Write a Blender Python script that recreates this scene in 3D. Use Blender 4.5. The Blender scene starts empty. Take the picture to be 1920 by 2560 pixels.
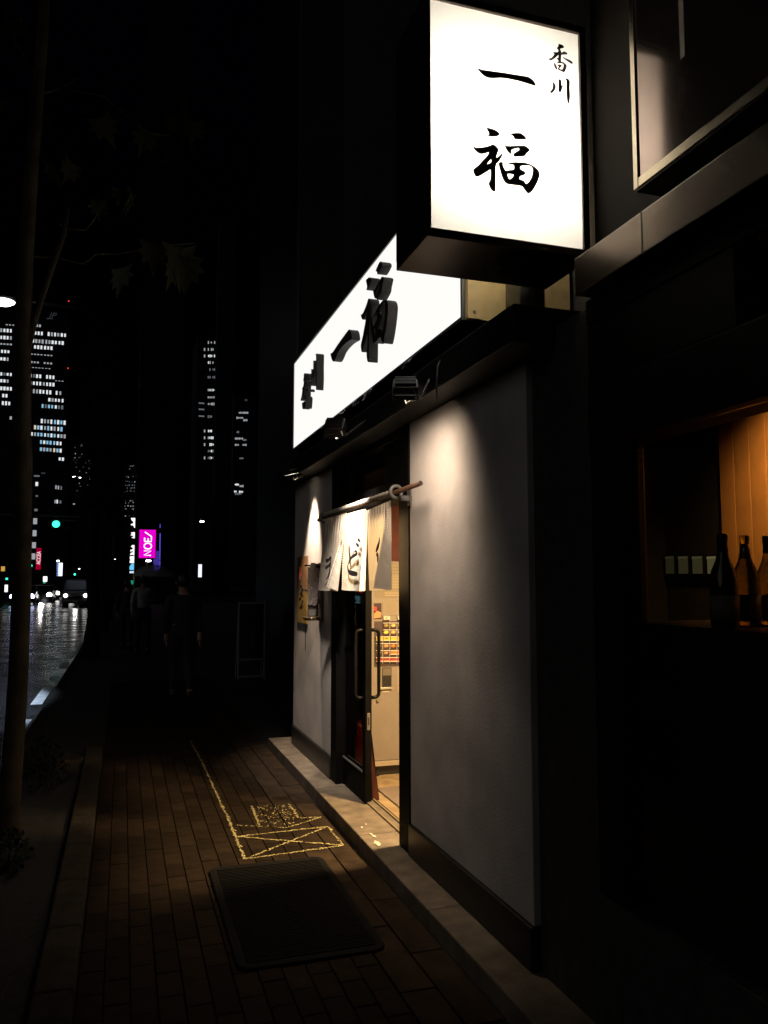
import bpy, bmesh, math, random
from mathutils import Vector, Matrix
random.seed(7)
R = math.radians
S = bpy.context.scene
COL = S.collection

# ------------------------------------------------------------------ camera, sky, exposure
CAMH, FPX, YAW, PITCH = 1.6, 2000.0, R(18.0), R(5.0)
cs, sn, cp, sp = math.cos(YAW), math.sin(YAW), math.cos(PITCH), math.sin(PITCH)
RT = Vector((cs, -sn, 0)); FW = Vector((sn*cp, cs*cp, sp)); UP = Vector((-sn*sp, -cs*sp, cp))
CAM = Vector((0, 0, CAMH))
cd = bpy.data.cameras.new("camera"); co = bpy.data.objects.new("camera", cd); COL.objects.link(co)
cd.sensor_fit = 'VERTICAL'; cd.sensor_height = 36.0; cd.lens = 36.0*FPX/2560.0
cd.clip_start = 0.05; cd.clip_end = 3000
m3 = Matrix((RT, UP, -FW)).transposed()
co.matrix_world = Matrix.Translation(CAM) @ m3.to_4x4()
S.camera = co

W = bpy.data.worlds.new("World"); S.world = W; W.use_nodes = True
wn = W.node_tree.nodes; wl = W.node_tree.links
sky = wn.new("ShaderNodeTexSky"); sky.sky_type = 'NISHITA'; sky.sun_disc = False
sky.sun_elevation = R(-4); sky.sun_rotation = R(190)
sky.dust_density = 0.0; sky.air_density = 1.0; sky.ozone_density = 6.0
bg = wn["Background"]; bg.inputs[1].default_value = 0.03
wl.new(sky.outputs[0], bg.inputs[0])
sd = bpy.data.lights.new("street_fill", 'SUN'); sd.energy = 0.075; sd.angle = R(35); sd.color = (1.0, 0.97, 0.93)  # sun lamp added as fill for the street's ambient light on walls
so = bpy.data.objects.new("street_fill", sd); COL.objects.link(so); so.rotation_euler = Vector((0.88, 0.30, -0.40)).to_track_quat('-Z', 'Y').to_euler()
S.view_settings.view_transform = 'Standard'; S.view_settings.look = 'None'
S.view_settings.exposure = 0.0; S.view_settings.gamma = 1.0
S.view_settings.use_curve_mapping = False
S.cycles.use_denoising = True
S.cycles.max_bounces = 8; S.cycles.diffuse_bounces = 3; S.cycles.glossy_bounces = 4
S.cycles.transmission_bounces = 6; S.cycles.transparent_max_bounces = 16
S.cycles.caustics_reflective = False; S.cycles.caustics_refractive = False
S.cycles.sample_clamp_indirect = 4.0

# ------------------------------------------------------------------ picture point -> place on a known surface
def ray(u, v): return FW + RT*((u-960)/FPX) - UP*((v-1280)/FPX)
def onX(u, v, X):
    d = ray(u, v); return CAM + d*(X/d.x)
def onY(u, v, Y):
    d = ray(u, v); return CAM + d*(Y/d.y)
def onZ(u, v, Z=0.0):
    d = ray(u, v); return CAM + d*((Z-CAMH)/d.z)

# ------------------------------------------------------------------ materials
MATS = {}
def nodes_of(m): return m.node_tree.nodes, m.node_tree.links
def mat(name, col, rough=0.6, metal=0.0, spec=0.5, noise=0.0, nscale=8.0, bump=0.0, bscale=60.0, rnd=0.0, coord='Object', emit=None, estr=0.0):
    if name in MATS: return MATS[name]
    m = bpy.data.materials.new(name); m.use_nodes = True; n, l = nodes_of(m)
    b = n["Principled BSDF"]
    b.inputs["Base Color"].default_value = (*col, 1); b.inputs["Roughness"].default_value = rough
    b.inputs["Metallic"].default_value = metal; b.inputs["Specular IOR Level"].default_value = spec
    tc = n.new("ShaderNodeTexCoord")
    if noise > 0 or rnd > 0:
        nz = n.new("ShaderNodeTexNoise"); nz.inputs["Scale"].default_value = nscale; nz.inputs["Detail"].default_value = 6
        l.new(tc.outputs[coord], nz.inputs["Vector"])
        mr = n.new("ShaderNodeMapRange"); l.new(nz.outputs["Fac"], mr.inputs[0])
        mr.inputs[1].default_value = 0.3; mr.inputs[2].default_value = 0.7
        mr.inputs[3].default_value = 1-noise; mr.inputs[4].default_value = 1+noise
        val = mr.outputs[0]
        if rnd > 0:
            oi = n.new("ShaderNodeObjectInfo"); mr2 = n.new("ShaderNodeMapRange")
            l.new(oi.outputs["Random"], mr2.inputs[0]); mr2.inputs[3].default_value = 1-rnd; mr2.inputs[4].default_value = 1+rnd
            mu = n.new("ShaderNodeMath"); mu.operation = 'MULTIPLY'; l.new(val, mu.inputs[0]); l.new(mr2.outputs[0], mu.inputs[1]); val = mu.outputs[0]
        vm = n.new("ShaderNodeVectorMath"); vm.operation = 'SCALE'; vm.inputs[0].default_value = col
        l.new(val, vm.inputs["Scale"]); l.new(vm.outputs[0], b.inputs["Base Color"])
    if bump > 0:
        nb = n.new("ShaderNodeTexNoise"); nb.inputs["Scale"].default_value = bscale; nb.inputs["Detail"].default_value = 5
        l.new(tc.outputs[coord], nb.inputs["Vector"])
        bu = n.new("ShaderNodeBump"); bu.inputs["Strength"].default_value = bump; bu.inputs["Distance"].default_value = 0.01
        l.new(nb.outputs["Fac"], bu.inputs["Height"]); l.new(bu.outputs[0], b.inputs["Normal"])
    if emit:
        b.inputs["Emission Color"].default_value = (*emit, 1); b.inputs["Emission Strength"].default_value = estr
    MATS[name] = m; return m
def emis(name, col, s, sample=False):
    if name in MATS: return MATS[name]
    m = bpy.data.materials.new(name); m.use_nodes = True; n, l = nodes_of(m)
    n.remove(n["Principled BSDF"]); e = n.new("ShaderNodeEmission"); e.inputs[0].default_value = (*col, 1); e.inputs[1].default_value = s
    l.new(e.outputs[0], n["Material Output"].inputs[0])
    if not sample: m.cycles.emission_sampling = 'NONE'
    MATS[name] = m; return m
def glass(name, tint, gloss=1.0, rough=0.02):
    m = bpy.data.materials.new(name); m.use_nodes = True; n, l = nodes_of(m)
    n.remove(n["Principled BSDF"])
    t = n.new("ShaderNodeBsdfTransparent"); t.inputs[0].default_value = (*tint, 1)
    g = n.new("ShaderNodeBsdfGlossy"); g.inputs["Roughness"].default_value = rough; g.inputs[0].default_value = (gloss,)*3+(1,)
    f = n.new("ShaderNodeFresnel"); ge = n.new("ShaderNodeNewGeometry"); mr = n.new("ShaderNodeMapRange")
    l.new(ge.outputs["Backfacing"], mr.inputs[0]); mr.inputs[3].default_value = 1.45; mr.inputs[4].default_value = 1/1.45; l.new(mr.outputs[0], f.inputs[0])
    mx = n.new("ShaderNodeMixShader"); l.new(f.outputs[0], mx.inputs[0]); l.new(t.outputs[0], mx.inputs[1]); l.new(g.outputs[0], mx.inputs[2])
    l.new(mx.outputs[0], n["Material Output"].inputs[0]); MATS[name] = m; return m
def translucent(name, col, trans=0.75, extra=0.0, ecol=(1, 1, 1)):
    m = bpy.data.materials.new(name); m.use_nodes = True; n, l = nodes_of(m)
    n.remove(n["Principled BSDF"])
    a = n.new("ShaderNodeBsdfTranslucent"); a.inputs[0].default_value = (*col, 1)
    d = n.new("ShaderNodeBsdfDiffuse"); d.inputs[0].default_value = (*col, 1)
    mx = n.new("ShaderNodeMixShader"); mx.inputs[0].default_value = trans; l.new(d.outputs[0], mx.inputs[1]); l.new(a.outputs[0], mx.inputs[2])
    out = mx.outputs[0]
    if extra > 0:
        e = n.new("ShaderNodeEmission"); e.inputs[0].default_value = (*ecol, 1); e.inputs[1].default_value = extra
        ad = n.new("ShaderNodeAddShader"); l.new(out, ad.inputs[0]); l.new(e.outputs[0], ad.inputs[1]); out = ad.outputs[0]
    l.new(out, n["Material Output"].inputs[0]); MATS[name] = m; return m

BLACK = mat("black_metal", (0.012, 0.011, 0.010), 0.42, bump=0.05)
FRAMEBLK = mat("black_door_frame", (0.003, 0.0028, 0.0025), 0.6, spec=0.06, noise=0.3)
STUCCO = mat("grey_stucco", (0.47, 0.435, 0.41), 0.9, spec=.2, noise=0.22, nscale=2.6, bump=0.16, bscale=110)
DARKSTONE = mat("dark_stone", (0.035, 0.034, 0.032), 0.55, noise=0.35, nscale=20, bump=0.1)
INK = mat("black_ink", (0.012, 0.010, 0.010), 0.5)
CONC = mat("concrete_step", (0.145, 0.115, 0.082), 0.8, noise=0.35, nscale=9, bump=0.3, bscale=90, rnd=0.08)
PAVER = mat("brown_paver", (0.0165, 0.0105, 0.0058), 0.85, spec=0.1, noise=0.4, nscale=14, bump=0.4, bscale=130, rnd=0.32)
JOINT = mat("sand_joint", (0.010, 0.008, 0.006), 0.9, noise=0.4, nscale=40)
KERB = mat("kerb_concrete", (0.030, 0.024, 0.017), 0.9, spec=0.1, noise=0.4, nscale=11, bump=0.3, rnd=0.1)
SOIL = mat("planting_soil", (0.008, 0.006, 0.004), 0.95, noise=0.5, nscale=20, bump=0.8, bscale=30)
METAL = mat("brushed_metal", (0.42, 0.37, 0.30), 0.33, metal=1.0, noise=0.1, nscale=3)
DARKMETAL = mat("dark_metal", (0.06, 0.055, 0.05), 0.35, metal=0.6)
WHITEPLAS = mat("white_plastic", (0.7, 0.69, 0.66), 0.4)
GREYPAINT = mat("grey_paint", (0.25, 0.25, 0.25), 0.5)
NIGHTWALL = mat("night_facade", (0.03, 0.03, 0.032), 0.7, noise=0.3, nscale=0.3)
GLASSCLEAR = glass("clear_glass", (0.93, 0.95, 0.93))
GLASSTINT = glass("tinted_door_glass", (0.17, 0.16, 0.14))
GLASSTRANS = glass("transom_glass", (0.22, 0.2, 0.18))
GLASSWINE = glass("shop_window_glass", (0.8, 0.78, 0.74))

# ------------------------------------------------------------------ mesh helpers
class MB:
    def __init__(s): s.v = []; s.f = []
    def box(s, x0, x1, y0, y1, z0, z1):
        b = len(s.v)
        s.v += [(x, y, z) for z in (z0, z1) for y in (y0, y1) for x in (x0, x1)]
        for q in ((0,2,3,1),(4,5,7,6),(0,1,5,4),(2,6,7,3),(0,4,6,2),(1,3,7,5)): s.f.append(tuple(b+i for i in q))
        return s
    def poly(s, pts):
        b = len(s.v); s.v += [tuple(p) for p in pts]; s.f.append(tuple(range(b, b+len(pts)))); return s
    def prism(s, pts, off):
        """closed prism from a planar polygon swept by off"""
        b = len(s.v); n = len(pts); o = Vector(off)
        s.v += [tuple(p) for p in pts] + [tuple(Vector(p)+o) for p in pts]
        s.f.append(tuple(b+i for i in range(n))[::-1]); s.f.append(tuple(b+n+i for i in range(n)))
        for i in range(n): j = (i+1) % n; s.f.append((b+i, b+j, b+n+j, b+n+i))
        return s
    def tube(s, pts, rad, n=10, cap=True):
        pts = [Vector(p) for p in pts]
        if not isinstance(rad, (list, tuple)): rad = [rad]*len(pts)
        b = len(s.v); prev = None
        for i, p in enumerate(pts):
            d = (pts[min(i+1, len(pts)-1)]-pts[max(i-1, 0)]).normalized()
            a = Vector((0, 0, 1)) if abs(d.z) < 0.9 else Vector((1, 0, 0))
            if prev is None: x = d.cross(a).normalized()
            else: x = (prev-d*prev.dot(d)).normalized()
            prev = x; y = d.cross(x)
            for k in range(n):
                t = 2*math.pi*k/n; s.v.append(tuple(p+(x*math.cos(t)+y*math.sin(t))*rad[i]))
        for i in range(len(pts)-1):
            for k in range(n):
                k2 = (k+1) % n; s.f.append((b+i*n+k, b+i*n+k2, b+(i+1)*n+k2, b+(i+1)*n+k))
        if cap:
            s.f.append(tuple(b+k for k in range(n))[::-1]); s.f.append(tuple(b+(len(pts)-1)*n+k for k in range(n)))
        return s
    def lathe(s, prof, c, n=24):
        b = len(s.v); c = Vector(c)
        for r, z in prof:
            for k in range(n):
                t = 2*math.pi*k/n; s.v.append((c.x+r*math.cos(t), c.y+r*math.sin(t), c.z+z))
        for i in range(len(prof)-1):
            for k in range(n):
                k2 = (k+1) % n; s.f.append((b+i*n+k, b+i*n+k2, b+(i+1)*n+k2, b+(i+1)*n+k))
        s.f.append(tuple(b+k for k in range(n))[::-1]); s.f.append(tuple(b+(len(prof)-1)*n+k for k in range(n)))
        return s
    def grid(s, P):
        b = len(s.v); r = len(P); c = len(P[0])
        for row in P: s.v += [tuple(p) for p in row]
        for i in range(r-1):
            for j in range(c-1): s.f.append((b+i*c+j, b+i*c+j+1, b+(i+1)*c+j+1, b+(i+1)*c+j))
        return s
    def mesh(s, name, bevel=0.0, smooth=False):
        me = bpy.data.meshes.new(name); me.from_pydata(s.v, [], s.f)
        bm = bmesh.new(); bm.from_mesh(me)
        bmesh.ops.recalc_face_normals(bm, faces=bm.faces)
        if bevel > 0:
            bmesh.ops.bevel(bm, geom=list(bm.edges), offset=bevel, segments=2, affect='EDGES', profile=0.5)
        bm.to_mesh(me); bm.free()
        if smooth:
            for p in me.polygons: p.use_smooth = True
        return me
def tag(o, label=None, cat=None, group=None, kind=None):
    if label: o["label"] = label
    if cat: o["category"] = cat
    if group: o["group"] = group
    if kind: o["kind"] = kind
    return o
def thing(name, label, cat, loc=(0, 0, 0), group=None, kind=None):
    o = bpy.data.objects.new(name, None); COL.objects.link(o); o.location = loc; o.empty_display_size = 0.1
    return tag(o, label, cat, group, kind)
def wloc(o):
    v = Vector((0, 0, 0))
    while o: v += Vector(o.location); o = o.parent
    return v
def put(name, me, m, parent=None, label=None):
    """mesh given in world coordinates; its origin moves to its own base"""
    if isinstance(me, MB): me = me.mesh(name)
    xs = [v.co for v in me.vertices]
    c = Vector((sum(p.x for p in xs)/len(xs), sum(p.y for p in xs)/len(xs), min(p.z for p in xs)))
    me.transform(Matrix.Translation(-c))
    o = bpy.data.objects.new(name, me); COL.objects.link(o); me.materials.clear(); me.materials.append(m)
    if parent: o.parent = parent; o.location = c-wloc(parent)
    else: o.location = c
    if label: o["label"] = label
    return o
def inst(name, me, loc, parent=None, scale=(1, 1, 1), rot=None):
    o = bpy.data.objects.new(name, me); COL.objects.link(o)
    if parent: o.parent = parent; o.location = Vector(loc)-wloc(parent)
    else: o.location = loc
    o.scale = scale
    if rot: o.rotation_euler = rot
    return o
def lamp(name, kind, loc, parent, energy, col, target=None, size=0.05, spot=None, blend=0.5):
    d = bpy.data.lights.new(name, kind); d.energy = energy; d.color = col
    if kind == 'AREA': d.shape = 'DISK'; d.size = size
    else: d.shadow_soft_size = size
    if kind == 'SPOT': d.spot_size = spot; d.spot_blend = blend
    o = bpy.data.objects.new(name, d); COL.objects.link(o)
    o.parent = parent; o.location = Vector(loc)-(wloc(parent) if parent else Vector())
    if target is not None:
        o.rotation_euler = (Vector(target)-Vector(loc)).to_track_quat('-Z', 'Y').to_euler()
    return o
def fill2d(loops, extrude=0.0, bold=0.0):
    """filled flat shape (even-odd holes) in XY, as a mesh"""
    cu = bpy.data.curves.new("c", 'CURVE'); cu.dimensions = '2D'; cu.fill_mode = 'BOTH'; cu.extrude = extrude; cu.offset = bold
    for lp in loops:
        sp_ = cu.splines.new('POLY'); sp_.points.add(len(lp)-1); sp_.use_cyclic_u = True
        for i, p in enumerate(lp): sp_.points[i].co = (p[0], p[1], 0, 1)
    o = bpy.data.objects.new("c", cu); COL.objects.link(o)
    bpy.context.view_layer.update()
    me = bpy.data.meshes.new_from_object(o.evaluated_get(bpy.context.evaluated_depsgraph_get()))
    bpy.data.objects.remove(o); bpy.data.curves.remove(cu)
    return me
def text2d(body, shear=0.0, extrude=0.0, bold=0.0):
    cu = bpy.data.curves.new("t", 'FONT'); cu.body = body; cu.size = 1.0; cu.align_x = 'CENTER'; cu.align_y = 'CENTER'
    cu.shear = shear; cu.extrude = extrude; cu.offset = bold
    o = bpy.data.objects.new("t", cu); COL.objects.link(o); bpy.context.view_layer.update()
    me = bpy.data.meshes.new_from_object(o.evaluated_get(bpy.context.evaluated_depsgraph_get()))
    bpy.data.objects.remove(o); bpy.data.curves.remove(cu); return me
def remap(me, fn):
    for v in me.vertices: v.co = fn(v.co)
    return me
def smooth_loop(lp, it=1):
    for _ in range(it):
        q = []
        for i in range(len(lp)):
            a, b = lp[i], lp[(i+1) % len(lp)]
            q += [(a[0]*.75+b[0]*.25, a[1]*.75+b[1]*.25), (a[0]*.25+b[0]*.75, a[1]*.25+b[1]*.75)]
        lp = q
    return lp

# brush lettering, traced as outlines (pixels of an enlarged view: x0, y0, scale)
G_FUKU = (1170, 310, 190/1659, [
 [(390,68),(470,95),(560,120),(640,165),(680,205),(680,235),(640,262),(580,278),(500,275),(420,255),(455,238),(462,205),(440,160)],
 [(100,485),(195,528),(300,520),(410,500),(480,475),(540,443),(610,490),(655,540),(660,580),(640,630),(620,680),(612,755),(680,700),(730,650),(760,618),(745,690),(710,760),(660,830),(600,885),(597,1100),(592,1455),(570,1475),(520,1445),(480,1390),(458,1320),(455,1280),(490,1230),(505,1100),(498,980),(420,1030),(330,1085),(250,1130),(185,1152),(150,1110),(125,1050),(112,1000),(150,965),(220,915),(300,830),(400,720),(445,660),(468,610),(390,632),(290,655),(210,625),(150,565)],
 [(505,768),(470,795),(410,870),(412,885),(460,872),(505,845),(510,820)],
 [(915,212),(1130,192),(1180,225),(1245,275),(1270,320),(1255,330),(1130,340),(1000,322),(1012,290),(980,260)],
 [(795,415),(815,460),(835,488),(1215,472),(1275,500),(1330,545),(1350,570),(1300,615),(1265,650),(1250,690),(1200,705),(1020,713),(1000,700),(990,660),(1020,630),(1100,588),(1125,560),(1118,522),(1060,522),(960,552),(935,580),(940,620),(955,665),(900,630),(850,575),(815,500),(787,440)],
 [(665,838),(760,832),(755,900),(770,950),(825,1035),(880,1015),(1005,1000),(1010,960),(1005,890),(940,880),(855,888),(910,855),(985,838),(1040,835),(1250,850),(1370,890),(1480,960),(1540,1030),(1560,1090),(1550,1160),(1500,1290),(1430,1420),(1360,1500),(1320,1515),(1270,1480),(1220,1410),(1185,1350),(1020,1328),(840,1305),(780,1230),(730,1110),(690,970)],
 [(1150,912),(1250,900),(1350,905),(1395,935),(1420,990),(1415,1060),(1390,1180),(1330,1270),(1270,1330),(1225,1255),(1170,1225),(1105,1215),(1130,1135),(1200,1120),(1260,1085),(1245,1050),(1200,1020),(1145,1000),(1135,945)],
 [(850,1085),(920,1083),(1005,1105),(985,1155),(940,1200),(905,1215),(890,1200),(850,1110)]])
G_ICHI = (1180, 160, 170/1659, [
 [(125,98),(170,120),(290,158),(560,192),(860,235),(1300,305),(1380,325),(1450,370),(1510,430),(1545,500),(1548,520),(1525,530),(1440,500),(1200,425),(1000,378),(830,345),(680,330),(620,338),(510,348),(380,332),(300,290),(220,225),(160,150)]])
G_KAO = (1360, 100, 90/1171, [
 [(475,145),(520,150),(590,175),(635,220),(635,245),(560,265),(490,285),(520,330),(545,380),(550,425),(600,420),(625,385),(700,400),(748,440),(740,460),(640,462),(550,465),(540,560),(535,730),(620,735),(660,770),(700,800),(722,845),(700,940),(670,1010),(635,1040),(580,1005),(500,975),(455,940),(485,890),(500,860),(450,825),(500,810),(570,838),(520,875),(490,915),(480,940),(530,968),(585,985),(625,940),(650,860),(650,780),(600,750),(530,742),(430,740),(485,710),(490,680),(450,630),(420,595),(470,610),(480,560),(480,460),(440,490),(370,560),(290,625),(200,662),(175,630),(175,605),(210,615),(270,575),(330,500),(350,450),(300,400),(350,415),(460,410),(485,360),(470,310),(420,270),(480,215)],
 [(620,570),(700,610),(800,650),(890,700),(925,745),(905,770),(840,730),(740,660)],
 [(325,750),(360,790),(400,870),(420,945),(405,955),(360,890),(335,820)]])
G_KAWA = (1360, 100, 90/1171, [
 [(285,1370),(330,1420),(362,1480),(368,1540),(345,1610),(290,1690),(235,1720),(205,1700),(205,1675),(250,1650),(285,1590),(300,1500),(300,1430)],
 [(485,1298),(520,1300),(545,1330),(548,1400),(552,1530),(610,1465),(575,1570),(545,1670),(515,1685),(490,1670),(480,1610),(492,1500),(485,1380)],
 [(710,1275),(740,1262),(795,1300),(825,1350),(815,1500),(815,1620),(832,1820),(820,1940),(795,2065),(775,2010),(750,1850),(745,1600),(745,1400),(742,1310)]])
NX, NY_, NS = 780, 1200, 290/1659
G_DO = (NX, NY_, NS, [
 [(648,840),(670,838),(690,865),(692,890),(670,885),(655,862)],
 [(628,903),(650,905),(672,935),(668,958),(648,955),(632,930)],
 [(530,930),(540,970),(538,1020),(545,1075),(548,1115),(570,1085),(600,1030),(620,1005),(640,1015),(650,1045),(645,1075),(610,1095),(570,1120),(550,1150),(545,1175),(553,1215),(540,1200),(533,1165),(525,1190),(515,1230),(520,1270),(535,1300),(580,1302),(640,1320),(652,1345),(640,1368),(590,1370),(540,1355),(515,1320),(505,1270),(508,1220),(525,1165),(535,1130),(530,1080),(525,1020),(526,960)],
 [(585,1060),(615,1025),(630,1030),(628,1045),(600,1065),(575,1085)]])
G_U = (NX, NY_, NS, [
 [(205,1130),(235,1130),(270,1085),(275,1110),(268,1140),(265,1200),(255,1290),(245,1350),(225,1405),(195,1425),(200,1415),(225,1385),(240,1330),(250,1270),(258,1190),(258,1140),(240,1155),(215,1182),(200,1170),(195,1145)]])
G_N = (NX, NY_, NS, [
 [(965,810),(970,860),(960,940),(940,1000),(912,1040),(915,990),(935,930),(955,880)],
 [(920,1055),(945,1040),(950,1090),(940,1180),(930,1150),(935,1080),(918,1090)]])
def glyph_loops(g, proj, it=1):
    x0, y0, s, loops = g
    return [smooth_loop([proj(x0+x*s, y0+y*s) for x, y in lp], it) for lp in loops]
#==BODY==
# ------------------------------------------------------------------ ground, road, pavement
ZS = 0.09            # top of the doorstep
GROUND = mat("ground_asphalt", (0.03, 0.03, 0.03), 0.8, noise=0.3, nscale=2)
g = put("ground", MB().poly([(-1500, -300, -0.16), (1500, -300, -0.16), (1500, 2500, -0.16), (-1500, 2500, -0.16)]), GROUND); tag(g, kind="structure")
ROADM = bpy.data.materials.new("wet_asphalt"); ROADM.use_nodes = True
n, l = nodes_of(ROADM); b = n["Principled BSDF"]; tc = n.new("ShaderNodeTexCoord")
nz = n.new("ShaderNodeTexNoise"); nz.inputs["Scale"].default_value = 1.1; nz.inputs["Detail"].default_value = 8
nf = n.new("ShaderNodeTexNoise"); nf.inputs["Scale"].default_value = 70; nf.inputs["Detail"].default_value = 3
l.new(tc.outputs["Object"], nz.inputs["Vector"]); l.new(tc.outputs["Object"], nf.inputs["Vector"])
mr = n.new("ShaderNodeMapRange"); mr.inputs[1].default_value = .35; mr.inputs[2].default_value = .65; mr.inputs[3].default_value = .12; mr.inputs[4].default_value = .26
l.new(nz.outputs["Fac"], mr.inputs[0]); l.new(mr.outputs[0], b.inputs["Roughness"])
bu = n.new("ShaderNodeBump"); bu.inputs["Strength"].default_value = .35; bu.inputs["Distance"].default_value = .008
l.new(nf.outputs["Fac"], bu.inputs["Height"]); l.new(bu.outputs[0], b.inputs["Normal"]); b.inputs["Base Color"].default_value = (.004, .004, .0045, 1); b.inputs["Specular IOR Level"].default_value = .03
road = put("road", MB().poly([(-15, -20, -0.12), (-0.93, -20, -0.12), (-0.93, 420, -0.12), (-15, 420, -0.12)]), ROADM); tag(road, kind="structure")
PAINT = mat("road_paint", (0.72, 0.74, 0.76), 0.33, noise=0.35, nscale=9, bump=.25, bscale=60)
for y0, y1 in ((9.9, 11.1), (12.4, 14.4), (15.4, 16.0), (17.5, 18.7), (19.8, 21.5), (23.1, 24.7)):
    put("edge_line", MB().poly([(-1.195, y0, -.116), (-1.04, y0, -.116), (-1.04, y1, -.116), (-1.195, y1, -.116)]), PAINT, road)
for k in range(9):          # crosswalk bars across the carriageway
    x0 = -1.3-k*1.45
    put("crosswalk_bar", MB().poly([(x0-.75, 48.5, -.116), (x0, 48.5, -.116), (x0, 52.3, -.116), (x0-.75, 52.3, -.116)]), PAINT, road)
put("stop_line", MB().poly([(-13, 55.2, -.116), (-1.2, 55.2, -.116), (-1.2, 55.7, -.116), (-13, 55.7, -.116)]), PAINT, road)
put("lane_line", MB().poly([(-7.6, 56, -.115), (-7.45, 56, -.115), (-7.45, 120, -.115), (-7.6, 120, -.115)]), PAINT, road)
put("lane_line", MB().poly([(-4.4, 57, -.115), (-4.28, 57, -.115), (-4.28, 90, -.115), (-4.4, 90, -.115)]), PAINT, road)

side = put("sidewalk", MB().box(-0.93, 30, -6, 160, -0.155, -0.012), JOINT); tag(side, kind="structure")
farside = put("far_sidewalk", MB().box(-40, -15, -6, 400, -0.155, 0.0), KERB); tag(farside, kind="structure")
bk = MB().box(-.048, .048, -.098, .098, -.05, 0).mesh("paver", bevel=.004); bk.materials.append(PAVER)
cols = [-0.08+.1*i for i in range(12)]
far = MB(); cnt = 0
for r in range(0, 55):
    for i, x in enumerate(cols):
        y = 2.75+r*.2+(0.1 if i % 2 else 0)
        dz = random.uniform(-.0018, .0018)
        if cnt < 300: inst("paver", bk, (x, y, dz), side, rot=(random.uniform(-.004, .004), random.uniform(-.006, .006), random.uniform(-.006, .006))); cnt += 1
        else: far.box(x-.048, x+.048, y-.098, y+.098, -.05, dz)
tag(put("paver_field", far, PAVER, side), kind="stuff")
near = MB()
for r in range(0, 18):
    for i, x in enumerate(cols):
        y = -.85+r*.2+(0.1 if i % 2 else 0); near.box(x-.048, x+.048, y-.098, y+.098, -.05, random.uniform(-.0015, .0015))
tag(put("paver_field", near, PAVER, side), kind="stuff")
SLAB = mat("border_slab", (0.025, 0.0165, 0.010), 0.85, spec=0.1, noise=0.4, nscale=10, bump=0.35, bscale=100, rnd=0.3)
for c_, (xa, xb) in enumerate(((1.075, 1.222), (1.228, 1.378))):
    y = -0.5-c_*.3
    while y < 14:
        put("slab", MB().box(xa, xb, y+.004, y+.594, -.05, random.uniform(-.003, .002)).mesh("slab", bevel=.004), SLAB, side); y += .6
# wider paving beyond the bed
# step along the shop front
step = thing("doorstep", None, None, (1.5, 2.5, 0)); tag(step, kind="structure")
y = -1.0
while y < 7.7:
    y1 = min(y+1.15, 7.9)
    put("step_stone", MB().box(1.384, 1.72, y+.003, y1-.003, -.05, ZS+random.uniform(-.002, .002)).mesh("step_stone", bevel=.007), CONC, step); y = y1
# chips of old paint on the step edge
CHIP = mat("flaked_paint", (0.62, 0.55, 0.40), 0.7, noise=0.3, nscale=60)
for (cu_, cv_, sz, st) in ((944, 2108, 11, 5), (936, 2090, 6, 6), (928, 2085, 5, 6), (905, 2068, 4, 6), (915, 2060, 3, 5)):
    c = onZ(cu_, cv_, ZS+.0035)
    pts = []
    for k in range(11):
        a = k*2*math.pi/11; rr = sz*.0022*random.uniform(.55, 1.15)
        pts.append((c.x+rr*math.cos(a)*.8, c.y+rr*math.sin(a)*2.2, ZS+.0035))
    if c.x > 1.40: put("paint_chip", MB().poly(pts), CHIP, step)
# worn yellow setting-out lines on the pavers: many small dabs along each stroke
CHALK = mat("worn_yellow_line", (0.42, 0.36, 0.16), 0.85, noise=0.4, nscale=90)
def dab_line(p, q, w=.016, dens=95, skip=.25):
    a = onZ(*p, .0045); c = onZ(*q, .0045); L = (c-a).length; mb = MB(); k = int(L*dens*2.2)
    d = (c-a).normalized(); nrm = Vector((-d.y, d.x, 0))
    for i in range(k):
        if random.random() < skip: continue
        t = (i+random.random())/k; ctr = a+(c-a)*t+nrm*random.gauss(0, w*.28); s_ = random.uniform(.3, 1)*w*.55
        pts = [ctr+Vector((math.cos(j*1.0472+i)*s_*random.uniform(.5, 1.2), math.sin(j*1.0472+i)*s_*random.uniform(.5, 1.2), random.uniform(0, .0004))) for j in range(6)]
        mb.poly(pts)
    o = put("chalk_line", mb, CHALK, side)
LN = [((475, 1850), (506, 1907), .5), ((506, 1907), (570, 2045), .35), ((570, 2045), (612, 2148), .12),
      ((591, 2091), (819, 2066), .15), ((819, 2066), (859, 2113), .4), ((859, 2113), (614, 2147), .1), ((591, 2091), (859, 2113), .2), ((819, 2066), (614, 2147), .2),
      ((630, 2015), (648, 2063), .35), ((723, 2010), (747, 2045), .4), ((591, 2063), (717, 2069), .5), ((717, 2069), (805, 2042), .25), ((747, 2045), (805, 2042), .3)]
for a_, b_, sk in LN: dab_line(a_, b_, skip=sk)
scr = MB()                      # scuffed yellow residue inside the upper box
for k in range(170):
    uu = random.uniform(640, 735); vv = random.uniform(2012, 2066); c = onZ(uu, vv, .0045); s_ = random.uniform(.002, .007)
    scr.poly([c+Vector((math.cos(j*1.2566)*s_*random.uniform(.4, 1.2), math.sin(j*1.2566)*s_*1.6*random.uniform(.4, 1.2), 0)) for j in range(5)])
tag(put("chalk_residue", scr, CHALK, side), kind="stuff")

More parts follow.
